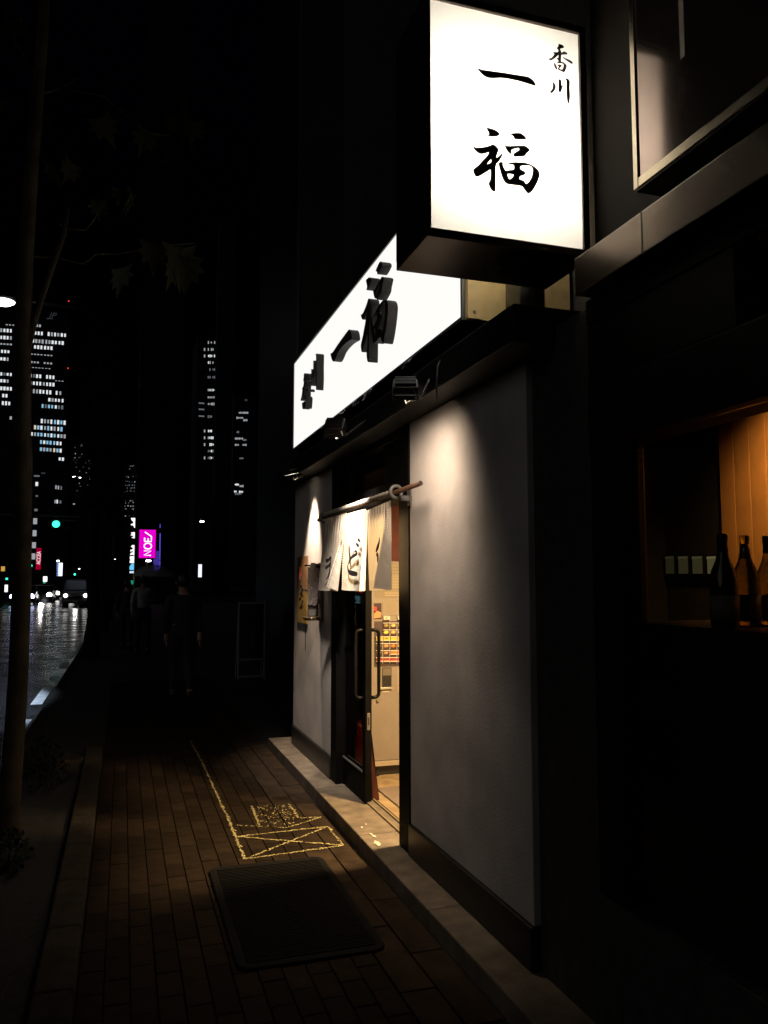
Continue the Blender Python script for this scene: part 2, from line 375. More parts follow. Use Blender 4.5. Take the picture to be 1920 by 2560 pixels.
# planting bed with kerbstones
y = -2.0
while y < 7.7:
    put("kerbstone", MB().box(-.283, -.136, y+.004, y+.596, -.05, .062).mesh("kerbstone", bevel=.012), KERB, side); y += .6
put("kerbstone", MB().box(-.93, -.286, 7.60, 7.74, -.05, .06).mesh("kerbstone", bevel=.012), KERB, side)
y = -2.0
while y < 60:
    put("road_kerbstone", MB().box(-.95, -.80, y+.004, y+.996, -.155, -.008).mesh("road_kerbstone", bevel=.015), KERB, side); y += 1.0 if y < 30 else 1.0
bed = MB(); P = []
for i in range(40):
    P.append([(-.79+.5*j/8, -2+i*9.6/39, random.uniform(.0, .035)) for j in range(9)])
tag(put("planting_bed", bed.grid(P).mesh("planting_bed", smooth=True), SOIL), kind="structure")

# rubber floor mat on the pavers
MATM = mat("black_rubber", (0.0035, 0.0035, 0.0035), 0.75, spec=.12, noise=0.3, nscale=50)
fm = thing("entrance_mat", "black ribbed rubber mat with rounded corners lying on the pavement", "mat", (.82, 3.9, 0))
def rrect(x0, x1, y0, y1, r, z, n=5):
    o = []
    for cx_, cy_, a0 in ((x1-r, y1-r, 0), (x0+r, y1-r, 90), (x0+r, y0+r, 180), (x1-r, y0+r, 270)):
        for k in range(n+1): a = R(a0+90*k/n); o.append((cx_+r*math.cos(a), cy_+r*math.sin(a), z))
    return o
put("backing", MB().prism(rrect(.494, 1.14, 3.45, 4.69, .06, .004), (0, 0, .008)), MATM, fm)
put("border", MB().grid([rrect(.494+d, 1.14-d, 3.45+d, 4.69-d, .06-d*.5, z)+[rrect(.494+d, 1.14-d, 3.45+d, 4.69-d, .06-d*.5, z)[0]] for d, z in ((0, .010), (.004, .0145), (.03, .0145), (.036, .0125))]), MATM, fm)
rib = MB(); y = 3.50
while y < 4.64: rib.box(.535, 1.10, y, y+.012, .0118, .0165+random.uniform(0, .001)); y += .022
tag(put("rib_field", rib, MATM, fm), kind="stuff")

# ------------------------------------------------------------------ the noodle shop front
shop = thing("noodle_shop", "noodle shop front with grey plaster walls, black door frame and canopy", "shop", (1.6, 5, 0))
XW = 1.56
def beams(name, m, parent, *bx, bevel=.004):
    for q in bx: put(name, MB().box(*q).mesh(name, bevel=bevel), m, parent)
put("plaster_wall", MB().box(XW, 1.70, 2.908, 4.319, .26, 2.52).mesh("w", bevel=.004), STUCCO, shop, "wide grey plaster panel right of the door, lit from above")
put("plaster_wall", MB().box(XW, 1.70, 6.116, 7.57, .26, 2.52).mesh("w", bevel=.004), STUCCO, shop, "narrow grey plaster panel left of the door")
beams("baseboard", BLACK, shop, (1.545, 1.70, 2.908, 4.319, ZS+.001, .258), (1.545, 1.70, 6.116, 7.58, ZS+.001, .258))
beams("door_jamb", FRAMEBLK, shop, (1.553, 1.70, 4.322, 4.50, ZS+.002, 2.515), (1.553, 1.70, 5.95, 6.113, ZS+.002, 2.515))
beams("door_head", FRAMEBLK, shop, (1.556, 1.70, 4.503, 5.947, 2.10, 2.22), (1.556, 1.70, 4.503, 5.947, 2.47, 2.517))
beams("transom_post", FRAMEBLK, shop, (1.57, 1.69, 4.503, 4.83, 2.223, 2.467), (1.57, 1.69, 5.70, 5.947, 2.223, 2.467), bevel=.003)
put("transom_pane", MB().box(1.615, 1.621, 4.833, 5.697, 2.223, 2.467), GLASSTRANS, shop)
CANM = mat("canopy_black", (0.006, 0.006, 0.0055), 0.6, spec=.2, noise=0.3)
put("canopy", MB().box(1.40, 2.02, 2.70, 7.62, 2.524, 2.672).mesh("c", bevel=.006), CANM, shop)
put("corner_pillar", MB().box(1.585, 1.80, 2.46, 2.903, -.05, 2.60).mesh("p", bevel=.006), DARKSTONE, shop)
put("upper_wall", MB().box(2.03, 2.3, 2.63, 7.58, 2.625, 16), DARKSTONE, shop)
put("end_wall", MB().box(1.58, 2.3, 7.585, 7.70, -.05, 16), DARKSTONE, shop)
# stone cladding joints of the end pillar, above the canopy
# sliding door, half open
door = put("sliding_door", MB().box(1.61, 1.656, 5.37, 5.44, .105, 2.098).mesh("d", bevel=.003), FRAMEBLK, shop, "black framed sliding glass door pushed half open")
put("bottom_rail", MB().box(1.612, 1.654, 5.443, 6.3, .105, .30).mesh("d", bevel=.003), FRAMEBLK, door)
put("rail_lip", MB().box(1.606, 1.611, 5.443, 5.945, .288, .302), mat("grey_lip", (.2, .2, .19), .4), door)
put("top_rail", MB().box(1.612, 1.654, 5.443, 6.3, 2.0, 2.098).mesh("d", bevel=.003), FRAMEBLK, door)
put("mid_rail", MB().box(1.618, 1.648, 5.443, 6.3, 1.085, 1.125).mesh("d", bevel=.002), FRAMEBLK, door)
put("door_pane", MB().box(1.628, 1.634, 5.443, 6.3, .30, 1.085), GLASSTINT, door)
put("door_pane", MB().box(1.628, 1.634, 5.443, 6.3, 1.125, 2.0), GLASSTINT, door)
HANDM = mat("black_handle", (.003, .003, .0028), .45, spec=.10)
for sgn, xf in ((-1, 1.61), (1, 1.656)):
    z0, z1, o_ = .80, 1.265, .062*sgn
    pts = [(xf, 5.405, z0)]
    for k in range(6): a = R(90*k/5); pts.append((xf+o_-(.03*sgn)*(1-math.sin(a)), 5.405, z0+.03*(1-math.cos(a))))
    for k in range(6): a = R(90*k/5); pts.append((xf+o_-(.03*sgn)*(1-math.cos(a)), 5.405, z1-.03*(1-math.sin(a))))
    pts.append((xf, 5.405, z1))
    put("handle", MB().tube(pts, .0125, 12).mesh("h", smooth=True), HANDM, door)
put("lock_plate", MB().box(1.622, 1.644, 5.366, 5.371, .585, .70).mesh("l", bevel=.001), mat("dull_steel", (.22, .21, .19), .4, metal=.8), door)
put("latch_slot", MB().box(1.629, 1.637, 5.364, 5.3665, .62, .67), INK, door)
# sill with sliding tracks
beams("track_rail", mat("brass_track", (.30, .24, .14), .45, metal=.5), shop, (1.626, 1.638, 4.503, 5.947, ZS+.001, ZS+.011), (1.690, 1.702, 4.503, 5.947, ZS+.001, ZS+.011), bevel=.002)
# room behind the door
FLOORIN = mat("inner_floor", (.24, .17, .085), .5, noise=.35, nscale=12, bump=.2)
put("room_floor", MB().box(1.722, 4.4, 3.6, 7.4, .0, ZS), FLOORIN, shop)
WALLIN = mat("inner_wall", (.50, .42, .30), .8, noise=.1)
DARKRED = mat("dark_red_wall", (.16, .035, .02), .6, noise=.2)
put("room_wall", MB().box(4.4, 4.5, 3.6, 7.4, 0, 2.62), WALLIN, shop)
put("room_wall", MB().box(1.722, 4.4, 6.62, 6.7, ZS, 2.62), DARKRED, shop, "dark red wall behind the ticket machine")
put("room_wall", MB().box(1.722, 4.4, 3.5, 3.6, 0, 2.62), WALLIN, shop)
put("room_ceiling", MB().box(1.705, 4.5, 3.5, 7.4, 2.40, 2.48), mat("inner_ceiling", (.30, .27, .22), .8), shop)
put("side_partition", MB().box(1.72, 1.868, 6.30, 6.34, ZS, 2.3), mat("dark_partition", (.03, .025, .02), .6), shop)
# ceiling lamp inside
cl = thing("ceiling_lamp", "warm round ceiling lamp inside the noodle shop doorway", "lamp", (2.12, 4.55, 2.30))
put("lamp_shade", MB().lathe([(.03, .10), (.10, .085), (.17, .03), (.172, .0), (.165, .0), (.09, .075), (.02, .09)], (2.12, 4.55, 2.30)).mesh("s", smooth=True), BLACK, cl)
put("bulb", MB().lathe([(.005, 0), (.035, .01), (.045, .035), (.03, .06), (.018, .08)], (2.12, 4.55, 2.295), 16).mesh("b", smooth=True), emis("warm_bulb", (1, .68, .32), 12), cl)
lamp("lamp_light", 'AREA', (2.12, 4.55, 2.28), cl, 178.0, (1, .68, .34), (2.12, 4.56, 0), size=.22)

# ------------------------------------------------------------------ ticket machine inside
YM = 6.1
tm = thing("ticket_machine", "cream ticket vending machine with rows of food picture buttons seen through the doorway", "vending machine", (2.2, 6.3, ZS))
CREAM = mat("cream_enamel", (.215, .18, .14), .42, noise=.05)
put("cabinet", MB().box(1.875, 2.62, YM, YM+.42, .205, 1.765).mesh("c", bevel=.006), CREAM, tm)
put("base_trim", MB().box(1.88, 2.615, YM-.006, YM+.41, .165, .203).mesh("c", bevel=.003), mat("pale_trim", (.34, .28, .2), .35), tm)
put("plinth", MB().box(1.9, 2.6, YM+.03, YM+.40, ZS, .163), BLACK, tm)
for x in (1.93, 2.55): put("foot", MB().lathe([(.02, 0), (.022, .01), (.012, .015), (.012, .05)], (x, YM+.02, ZS), 10), BLACK, tm)
def mq(u0, u1, v0, v1, d0, d1):
    """box on the machine front covering this patch"""
    a = onY(u0, v0, YM); c = onY(u1, v1, YM); return MB().box(min(a.x, c.x), max(a.x, c.x), YM-d1, YM-d0, min(a.z, c.z), max(a.z, c.z))
put("button_field", mq(935.5, 1046, 1553.5, 1663, .0, .004), mat("panel_dark", (.05, .03, .025), .5), tm)
BCOL = {}
def bm_(c): return mat("btn_%.3f_%.3f_%.3f" % tuple(c), c, .45)
OLIVE, YEL, ORG, RED, TAN, BRN = (.20, .17, .04), (.46, .36, .02), (.42, .13, .015), (.28, .014, .014), (.34, .18, .07), (.11, .045, .03)
rows = [(1540, [None, 'w', None, 'w', None, None]), (1557, [None, OLIVE, (.50, .36, .12), OLIVE, TAN, OLIVE]), (1574, [None, (.5, .45, .06), (.6, .32, .1), (.4, .38, .2), OLIVE, TAN]),
        (1591, [YEL, YEL, YEL, YEL, YEL, YEL]), (1608, [OLIVE, TAN, ORG, (.5, .36, .12), TAN, ORG]), (1625.5, [OLIVE, TAN, 'o', 'o', 'o', 'o']), (1643, ['r', 'r', 'r', 'r', 'r', 'r'])]
for v0, cells in rows:
    for k, c in enumerate(cells):
        if c is None: continue
        u0 = 938.5+k*17.7; flat = c in ('w', 'o', 'r') or c == YEL
        bt = put("button", mq(u0+.6, u0+16.6, v0+1.2, v0+13.6, .004, .016).mesh("button", bevel=.0012), mat("btn_frame", (.055, .028, .022), .3), tm)
        put("button_trim", mq(u0, u0+17, v0-.4, v0+1.1, .004, .020), mat("btn_trim", (.5, .46, .38), .25), bt)
        put("divider", mq(u0+16.9, u0+17.9, v0+1.2, v0+15.5, .004, .012), mat("btn_trim", (.5, .46, .38), .25), bt)
        if flat:
            col_ = {'w': (.6, .52, .40), 'o': ORG, 'r': RED}.get(c, YEL)
            put("button_face", mq(u0+1, u0+16.3, v0+1.6, v0+8.6, .0162, .018), bm_(col_), bt)
            if c != 'w': put("price_strip", mq(u0+1, u0+16.3, v0+8.7, v0+10.2, .0162, .0185), bm_((.72, .6, .42)), bt)
            if c == 'w' or k % 2: put("legend", mq(u0+5, u0+11.5, v0+3.4, v0+5.8, .0181, .0184), bm_((.12, .08, .03)), bt)
        else:
            ctr = onY(u0+9, v0+6.5, YM-.0165); e_ = []
            for j in range(14):
                a = j*2*math.pi/14; rr = random.uniform(.8, 1.1)
                e_.append((ctr.x+.021*rr*math.cos(a), YM-.0165, ctr.z+.012*rr*math.sin(a)))
            put("food_picture", MB().prism(e_, (0, -.0018, 0)), bm_(c), bt)
            e2 = [(ctr.x+.004+(p[0]-ctr.x)*.5, YM-.0185, ctr.z+.002+(p[2]-ctr.z)*.5) for p in e_]
            put("topping", MB().prism(e2, (0, -.0008, 0)), bm_(tuple(min(1, q*1.5) for q in c)), bt)
# papers and picture on the machine front
PAPER = mat("paper", (.23, .19, .13), .75, noise=.05)
INKS = mat("faded_print", (.22, .17, .10), .8)
pn = put("notice_sheet", mq(937, 1046, 1406, 1494, .0005, .003), mat("paper_top", (.20, .165, .105), .75, noise=.06), tm)
for k in range(20):
    v = 1414+k*3.9
    for s0, s1 in ((960, 1001),):
        if random.random() < .8: put("print_line", mq(s0+random.uniform(0, 6), s1-random.uniform(0, 5), v, v+.8, .0031, .0034), mat("faint_print", (.42, .34, .20), .8), pn)
pn2 = put("notice_sheet", mq(956.5, 1030, 1498.5, 1537.5, .0005, .004), PAPER, tm)
put("heading", mq(977, 1004, 1501, 1504, .0041, .0044), INKS, pn2)
for k in range(6):
    v = 1509+k*4.3; u = 966+random.uniform(-1, 3)
    while u < (986 if k == 5 else 1008):
        w_ = random.uniform(1.5, 5); put("print_word", mq(u, u+w_, v, v+1.8, .0041, .0044), INKS, pn2); u += w_+random.uniform(.6, 1.6)
ph = put("food_photo", mq(934.5, 953.5, 1508, 1547.5, .0005, .003), mat("photo_dark", (.035, .012, .012), .4), tm)
a = onY(944, 1538, YM-.0033)
put("noodle_bowl", MB().prism([(a.x-.03, YM-.0033, a.z-.025), (a.x+.026, YM-.0033, a.z-.018), (a.x+.03, YM-.0033, a.z+.02), (a.x-.005, YM-.0033, a.z+.036), (a.x-.03, YM-.0033, a.z+.01)], (0, -.0005, 0)), bm_((.60, .22, .08)), ph)
a = onY(937.5, 1521, YM-.0033); put("red_garnish", MB().prism([(a.x-.012, YM-.0033, a.z-.02), (a.x+.014, YM-.0033, a.z-.016), (a.x+.012, YM-.0033, a.z+.014), (a.x-.01, YM-.0033, a.z+.012)], (0, -.0005, 0)), bm_((.55, .04, .03)), ph)
slot = put("change_tray", mq(955, 978.5, 1669, 1719, .0, .003), mat("tray_dark", (.015, .013, .012), .35), tm)
put("tray_slope", mq(956.5, 977, 1671, 1688, .0031, .006), mat("tray_brown", (.12, .10, .07), .5), slot)
put("tray_lip", mq(946, 978.5, 1718, 1722, .0, .018).mesh("l", bevel=.002), mat("pale_metal", (.6, .58, .5), .25, metal=.7), slot)
put("coin_slot", mq(992.5, 1020, 1668, 1730, .0, .004), mat("slot_tan", (.30, .23, .15), .5), tm)
kl = onY(944, 1750, YM); put("key_lock", MB().tube([(kl.x, YM, kl.z), (kl.x, YM-.016, kl.z)], [.014, .012], 14).mesh("k", smooth=False), mat("chrome", (.5, .5, .48), .2, metal=1), tm)
put("sticker", mq(956, 974, 1723, 1730, .0004, .0009), mat("sticker_grey", (.42, .36, .26), .7), tm)
tag(put("door_mat", MB().box(1.80, 2.75, 4.62, 5.72, ZS+.0005, ZS+.013).mesh("m", bevel=.004), mat("woven_mat", (.20, .15, .11), .95, noise=.55, nscale=220, bump=1.0, bscale=260)), "brown woven door mat on the floor just inside the doorway", "mat")
# red fire extinguisher behind the glass
fx = onX(880, 1930, 1.78); EX, EY = 1.79, 6.16
fe = thing("fire_extinguisher", "red fire extinguisher standing behind the tinted door glass", "fire extinguisher", (EX, EY, ZS))
put("cylinder", MB().lathe([(.055, 0), (.062, .01), (.062, .34), (.055, .385), (.03, .41), (.022, .43)], (EX, EY, ZS), 20).mesh("e", smooth=True), mat("extinguisher_red", (.55, .02, .02), .3), fe)
put("valve", MB().lathe([(.018, .43), (.02, .455), (.012, .48)], (EX, EY, ZS), 12), mat("chrome", (.5, .5, .48), .2), fe)
put("lever", MB().box(EX-.012, EX+.012, EY-.075, EY+.03, ZS+.475, ZS+.487).mesh("l", bevel=.003), BLACK, fe)
put("hose", MB().tube([(EX, EY-.02, ZS+.45), (EX-.03, EY-.07, ZS+.42), (EX-.05, EY-.075, ZS+.3), (EX-.055, EY-.065, ZS+.15)], .008, 8).mesh("h", smooth=True), BLACK, fe)
# red-brown board leaning behind the door edge
lb = tag(put("leaning_board", MB().prism([(1.69, 5.46, ZS), (1.735, 5.44, ZS), (1.668, 5.44, .62), (1.66, 5.46, .62)], (0, .16, 0)).mesh("b", bevel=.003), mat("red_board", (.07, .018, .011), .5, noise=.3)), "dark red board leaning behind the sliding door's edge", "board")
# notices on the glass and a blue reflection glow
gn = MATS["paper"]
for (a_, b_, c_, d_) in ((868, 888, 1512, 1590), (893, 910, 1512, 1590), (878, 893, 1600, 1700), (899, 911, 1606, 1710)):
    p = onX(a_, c_, 1.640); q = onX(b_, d_, 1.640)
    tag(put("glass_notice", MB().box(1.6385, 1.640, q.y, p.y, min(p.z, q.z), max(p.z, q.z)), mat("notice_grey", (.42, .42, .38), .7, noise=.1)),
        "pale notice taped inside the door glass, %s" % {868: "upper left sheet under the curtain", 893: "upper right sheet beside the handle", 878: "lower left sheet", 899: "lower right sheet behind the handle"}[a_], "notice", "notices taped to the door glass")
p0 = onX(864, 1488, 1.70); p1 = onX(899, 1509, 1.70)
sc_ = thing("sign_reflection", "small blue glow standing for lit signs reflected in the door glass", "reflection", ((p0.x), (p0.y+p1.y)/2, p1.z))  # glowing panel added in place of lit signs mirrored in the glass
put("reflection_case", MB().box(1.703, 1.725, p1.y-.01, p0.y+.01, p1.z-.012, p0.z+.012).mesh("s", bevel=.002), BLACK, sc_)
put("reflection_face", MB().box(1.699, 1.7025, p1.y, p0.y, p1.z, p0.z), emis("reflection_blue", (.25, .62, .95), 5.0), sc_)
put("reflection_caption", MB().box(1.6975, 1.6988, p1.y+.08, p0.y-.01, p1.z+.012, p1.z+.028), emis("reflection_dark", (.02, .05, .08), 1), sc_)
p = onX(899, 1483, 1.68)
tag(put("red_dot", MB().lathe([(.004, 0), (.011, .004), (.012, .012), (.004, .02)], (1.69, p.y, p.z), 10), emis("red_dot_glow", (1, .05, .04), 12)), "tiny red glowing dot above the blue reflection", "lamp")

# ------------------------------------------------------------------ long light-box sign over the door
XS = 1.45
ls = thing("lightbox_sign", "long white light-box sign with raised black lettering above the shop door", "sign", (1.5, 5.2, 2.80))
LBX = mat("sign_case", (.02, .019, .018), .35)
put("case_back", MB().box(1.60, 2.0, 3.30, 7.15, 2.81, 3.61), LBX, ls)
put("case_end", MB().box(1.462, 2.0, 3.272, 3.299, 2.80, 3.63), mat("cream_sheet_metal", (.86, .66, .32), .5, noise=.18, nscale=9), ls, "cream sheet metal end of the sign case lit by the hanging sign")
put("end_trim", MB().box(1.463, 1.53, 3.262, 3.2715, 2.80, 3.63), mat("cream_sheet_metal", (.6, .5, .33)), ls)
put("end_seam", MB().box(1.858, 1.864, 3.268, 3.2715, 2.80, 3.63), mat("rust_seam", (.25, .12, .07), .8), ls)
for zz in (2.83, 3.2, 3.58): put("rivet", MB().tube([(1.495, 3.262, zz), (1.495, 3.256, zz)], [.009, .006], 10), mat("rivet_brown", (.2, .14, .08), .5), ls)
FACE = emis("sign_face_white", (1.0, .99, .95), 1.0, sample=True)
put("sign_face", MB().box(1.452, 1.47, 3.305, 7.145, 2.815, 3.605), FACE, ls)
for q in ((1.444, 1.60, 3.295, 7.155, 2.796, 2.8145), (1.444, 1.60, 3.295, 7.155, 3.6055, 3.622), (1.444, 1.60, 7.1455, 7.165, 2.796, 3.622), (1.444, 1.4615, 3.288, 3.3045, 2.796, 3.622)):
    put("edge_trim", MB().box(*q), LBX, ls)
SIGNBLK = mat("raised_letter", (.028, .025, .022), .6, spec=.2, noise=.25, nscale=10)
def raised(g, y_left, y_right, ztop, zbot, depth=.058, x=XS):
    lp = glyph_loops(g, lambda u, v: (lambda p: (p.x, p.z))(onY(u, v, 2.62)))
    xs = [p[0] for q in lp for p in q]; zs = [p[1] for q in lp for p in q]
    x0, x1, z0, z1 = min(xs), max(xs), min(zs), max(zs)
    lp = [[((p[0]-x0)/(x1-x0), (p[1]-z0)/(z1-z0)) for p in q] for q in lp]
    me = fill2d(lp, .5)
    return remap(me, lambda c: Vector((x-.012-depth/2+c.z*depth, y_left+(y_right-y_left)*c.x, zbot+(ztop-zbot)*c.y)))
put("letter", raised(G_FUKU, 4.72, 4.17, 3.47, 2.93), SIGNBLK, ls, "raised black brush character, largest on the sign")
put("letter", raised(G_ICHI, 5.50, 4.93, 3.27, 3.16), SIGNBLK, ls, "raised black single brush stroke character")
put("letter", raised(G_KAO, 6.52, 6.24, 3.32, 3.02), SIGNBLK, ls, "small raised black character at the far end")
put("letter", raised(G_KAWA, 6.16, 5.93, 3.37, 3.08), SIGNBLK, ls, "small raised black three-stroke character")
# torn protective film and loose wires under the sign
FILM = glass("torn_film", (.85, .85, .85), 1.0, .12)
fl = MB()
for k in range(26):
    yy = random.uniform(3.6, 7.1); w_ = random.uniform(.02, .09); hh = random.uniform(.015, .055)
    P = [[(1.437-.008*random.random()-.012*i/3, yy+w_*j/3+random.uniform(-.006, .006), 2.797-hh*i/3+random.uniform(-.004, .004)) for j in range(4)] for i in range(4)]
    fl.grid(P)
tag(put("torn_film", fl, FILM, ls), kind="stuff")
fl = MB()
for k in range(7):
    yy = 5.0+k*.12; P = [[(1.442-.01*i/3, yy+.1*j/3, 3.622+.03*i/3*random.random()+random.uniform(0, .006)) for j in range(4)] for i in range(4)]; fl.grid(P)
tag(put("torn_film", fl, FILM, ls), kind="stuff")
put("cable", MB().tube([onX(1093, 1000, 1.40)+Vector((0, 0, -.01)), onX(1092, 960, 1.385), onX(1094, 915, 1.385), onX(1105, 893, 1.41)], .004, 6).mesh("w", smooth=True), mat("grey_cable", (.12, .12, .12), .4), ls)

# ------------------------------------------------------------------ floodlights on arms
FLOODS = [(1.28, 3.60, (1.56, 4.45, 1.18), 78, 124, "nearest square black floodlight on an arm under the long sign"),
          (1.20, 4.66, (1.47, 5.24, 1.80), 420, 52, "middle square black floodlight, aimed at the door curtain"),
          (1.36, 6.72, (1.56, 6.79, 1.75), 215, 60, "farthest square black floodlight, aimed at the left plaster panel")]
for (fx_, fy, tg, en, ang, lab) in FLOODS:
    c = Vector((fx_, fy, 2.53)); d = (Vector(tg)-c).normalized()
    t = thing("floodlight", lab, "floodlight", (fx_, fy, 2.46), "floodlights on arms under the sign")
    q = d.to_track_quat('-Z', 'Y').to_matrix().to_4x4(); M = Matrix.Translation(c) @ q
    hb = MB().box(-.062, .062, -.062, .062, -.006, .035).mesh("h", bevel=.006); hb.transform(M); put("housing", hb, BLACK, t)
    fb = MB()
    for k in range(5): fb.box(-.05, .05, -.05+k*.022, -.044+k*.022, .036, .052)
    fb = fb.mesh("f"); fb.transform(M); put("cooling_fins", fb, BLACK, t)
    rm = MB().box(-.062, .062, .050, .062, -.030, -.007).box(-.062, .062, -.062, -.050, -.030, -.007).box(-.062, -.050, -.0495, .0495, -.030, -.007).box(.050, .062, -.0495, .0495, -.030, -.007).mesh("r")
    rm.transform(M); put("rim", rm, BLACK, t)
    gl = MB().box(-.049, .049, -.049, .049, -.010, -.0065).mesh("g"); gl.transform(M); put("lens", gl, emis("flood_lens", (1, .85, .66), 6), t)
    put("yoke", MB().tube([c+Vector((.01, -.07, 0)), c+Vector((.03, -.072, -.05)), c+Vector((.03, .072, -.05)), c+Vector((.01, .07, 0))], .005, 6), mat("worn_steel", (.35, .34, .32), .3, metal=.9), t)
    put("arm", MB().tube([c+Vector((.03, 0, -.05)), c+Vector((.08, 0, -.03)), (1.41, fy, 2.60)], .009, 8), BLACK, t)
    lamp("flood_light", 'SPOT', c+d*.034, t, en, (1, .78, .58) if ang != 52 else (1, .86, .72), c+d, size=.17 if ang == 124 else .04, spot=R(ang), blend=1.0 if ang != 60 else .7)
# ------------------------------------------------------------------ projecting light-box sign
YP = 2.62
ps = thing("projecting_sign", "square-edged white light-box sign hanging out from the wall, black brush lettering", "sign", (1.3, 2.78, 2.84))
PX0, PX1, PZ0, PZ1, PY1 = 1.012, 1.690, 2.848, 3.800, 2.955
CASE = mat("bronze_case", (.05, .036, .027), .33, metal=.55, noise=.2, nscale=4)
put("case_bottom", MB().box(PX0, PX1, YP-.012, PY1, PZ0, PZ0+.034).mesh("c", bevel=.003), CASE, ps)
put("case_top", MB().box(PX0, PX1, YP-.012, PY1, PZ1-.03, PZ1).mesh("c", bevel=.003), CASE, ps)
put("case_side", MB().box(PX0, PX0+.017, YP-.010, PY1, PZ0+.0345, PZ1-.0305), CASE, ps)
put("case_side", MB().box(PX1-.027, PX1, YP-.010, PY1, PZ0+.0345, PZ1-.0305), CASE, ps)
put("drain_screw", MB().lathe([(.008, 0), (.009, .002), (.006, .005)], (1.385, 2.79, PZ0-.005), 10), mat("bright_screw", (.8, .8, .78), .15, metal=1), ps)
LITF = translucent("sign_acrylic", (.94, .91, .85), .62, .10, (1, .93, .78))
put("sign_face", MB().poly([(PX0+.018, YP, PZ0+.0355), (PX1-.028, YP, PZ0+.0355), (PX1-.028, YP, PZ1-.0315), (PX0+.018, YP, PZ1-.0315)]), LITF, ps, "white acrylic face toward the pavement")
put("sign_face", MB().poly([(PX0+.018, PY1-.006, PZ0+.0355), (PX1-.028, PY1-.006, PZ0+.0355), (PX1-.028, PY1-.006, PZ1-.0315), (PX0+.018, PY1-.006, PZ1-.0315)]), LITF, ps, "white acrylic rear face")
for x in (1.18, 1.345, 1.51):
    put("tube_lamp", MB().tube([(x, 2.85, 3.06), (x, 2.85, 3.58)], .014, 10), emis("tube_white", (1, .925, .80), 66, sample=True), ps)
for g_, nm in ((G_FUKU, "large black brush character on the lower half"), (G_ICHI, "black single brush stroke character"), (G_KAO, "small black character, top right"), (G_KAWA, "small black three-stroke character, top right")):
    me = fill2d(glyph_loops(g_, lambda u, v: (lambda p: (p.x, p.z))(onY(u, v, YP-.001))), .0004, .0016 if g_ in (G_KAO, G_KAWA) else .0008)
    put("letter", remap(me, lambda c: Vector((c.x, YP-.0015+c.z, c.y))), INK, ps, nm)
put("mounting_post", MB().box(1.60, 1.72, 3.02, 3.16, 2.674, 2.98).mesh("c", bevel=.004), BLACK, ps)
put("mounting_plate", MB().box(1.61, 1.71, 2.957, 3.02, 2.90, 2.93), BLACK, ps)
put("power_cable", MB().tube([onY(1000, 660, 3.0), onY(1003, 622, 3.0), onY(1018, 590, 2.99), onY(1038, 578, 2.98), onY(1056, 590, 2.96)], .006, 8).mesh("w", smooth=True), mat("grey_cable", (.12, .12, .12)), ps)

# ------------------------------------------------------------------ door curtain on a bamboo pole
nr = thing("door_curtain", "off-white split cloth curtain with black brush letters hung over the doorway", "curtain", (1.46, 5.1, 1.54))
ra = onX(796, 1300, 1.47); rb_ = onX(1051, 1208, 1.47)
WOOD = mat("pole_wood", (.055, .026, .015), .5, noise=.35, nscale=6)
put("pole", MB().tube([ra, ra.lerp(rb_, .5)+Vector((0, 0, -.004)), rb_], .014, 14).mesh("p", smooth=True), WOOD, nr)
put("pole_end", MB().tube([rb_+Vector((0, -.0005, 0)), rb_+Vector((0, -.003, 0))], [.0125, .012], 12), INK, nr)
for yy in (4.30, 6.02):
    zc_ = ra.z+(rb_.z-ra.z)*(yy-ra.y)/(rb_.y-ra.y)
    ring = [(1.47+.034*math.cos(a), yy, zc_+.034*math.sin(a)) for a in [k*2*math.pi/18 for k in range(19)]]
    br = put("bracket", MB().tube(ring, .011, 8, cap=False).mesh("r", smooth=True), mat("grey_bracket", (.07, .07, .068), .45), nr)
    put("bracket_arm", MB().box(1.49, 1.562, yy-.014, yy+.014, zc_-.05, zc_-.02).mesh("a", bevel=.003), mat("grey_bracket", (.07, .07, .068)), br)
    put("bracket_plate", MB().box(1.546, 1.552, yy-.03, yy+.03, zc_-.075, zc_+.03).mesh("a", bevel=.002), mat("grey_bracket", (.07, .07, .068)), br)
CLOTH = bpy.data.materials.new("curtain_cloth"); CLOTH.use_nodes = True; MATS["curtain_cloth"] = CLOTH
n, l = nodes_of(CLOTH); b = n["Principled BSDF"]; b.inputs["Base Color"].default_value = (.58, .52, .44, 1); b.inputs["Roughness"].default_value = .85
tl = n.new("ShaderNodeBsdfTranslucent"); tl.inputs[0].default_value = (.55, .48, .38, 1); mx = n.new("ShaderNodeMixShader"); mx.inputs[0].default_value = .14
l.new(b.outputs[0], mx.inputs[1]); l.new(tl.outputs[0], mx.inputs[2]); l.new(mx.outputs[0], n["Material Output"].inputs[0])
tc = n.new("ShaderNodeTexCoord"); nz = n.new("ShaderNodeTexNoise"); nz.inputs["Scale"].default_value = 9; nz.inputs["Detail"].default_value = 4; nz.inputs["Distortion"].default_value = 1.2
wv = n.new("ShaderNodeTexNoise"); wv.inputs["Scale"].default_value = 400
l.new(tc.outputs["Object"], nz.inputs["Vector"]); l.new(tc.outputs["Object"], wv.inputs["Vector"])
ad = n.new("ShaderNodeMath"); ad.operation = 'MULTIPLY_ADD'; ad.inputs[1].default_value = .08; l.new(wv.outputs["Fac"], ad.inputs[0]); l.new(nz.outputs["Fac"], ad.inputs[2])
bu = n.new("ShaderNodeBump"); bu.inputs["Strength"].default_value = .45; bu.inputs["Distance"].default_value = .02; l.new(ad.outputs[0], bu.inputs["Height"]); l.new(bu.outputs[0], b.inputs["Normal"])
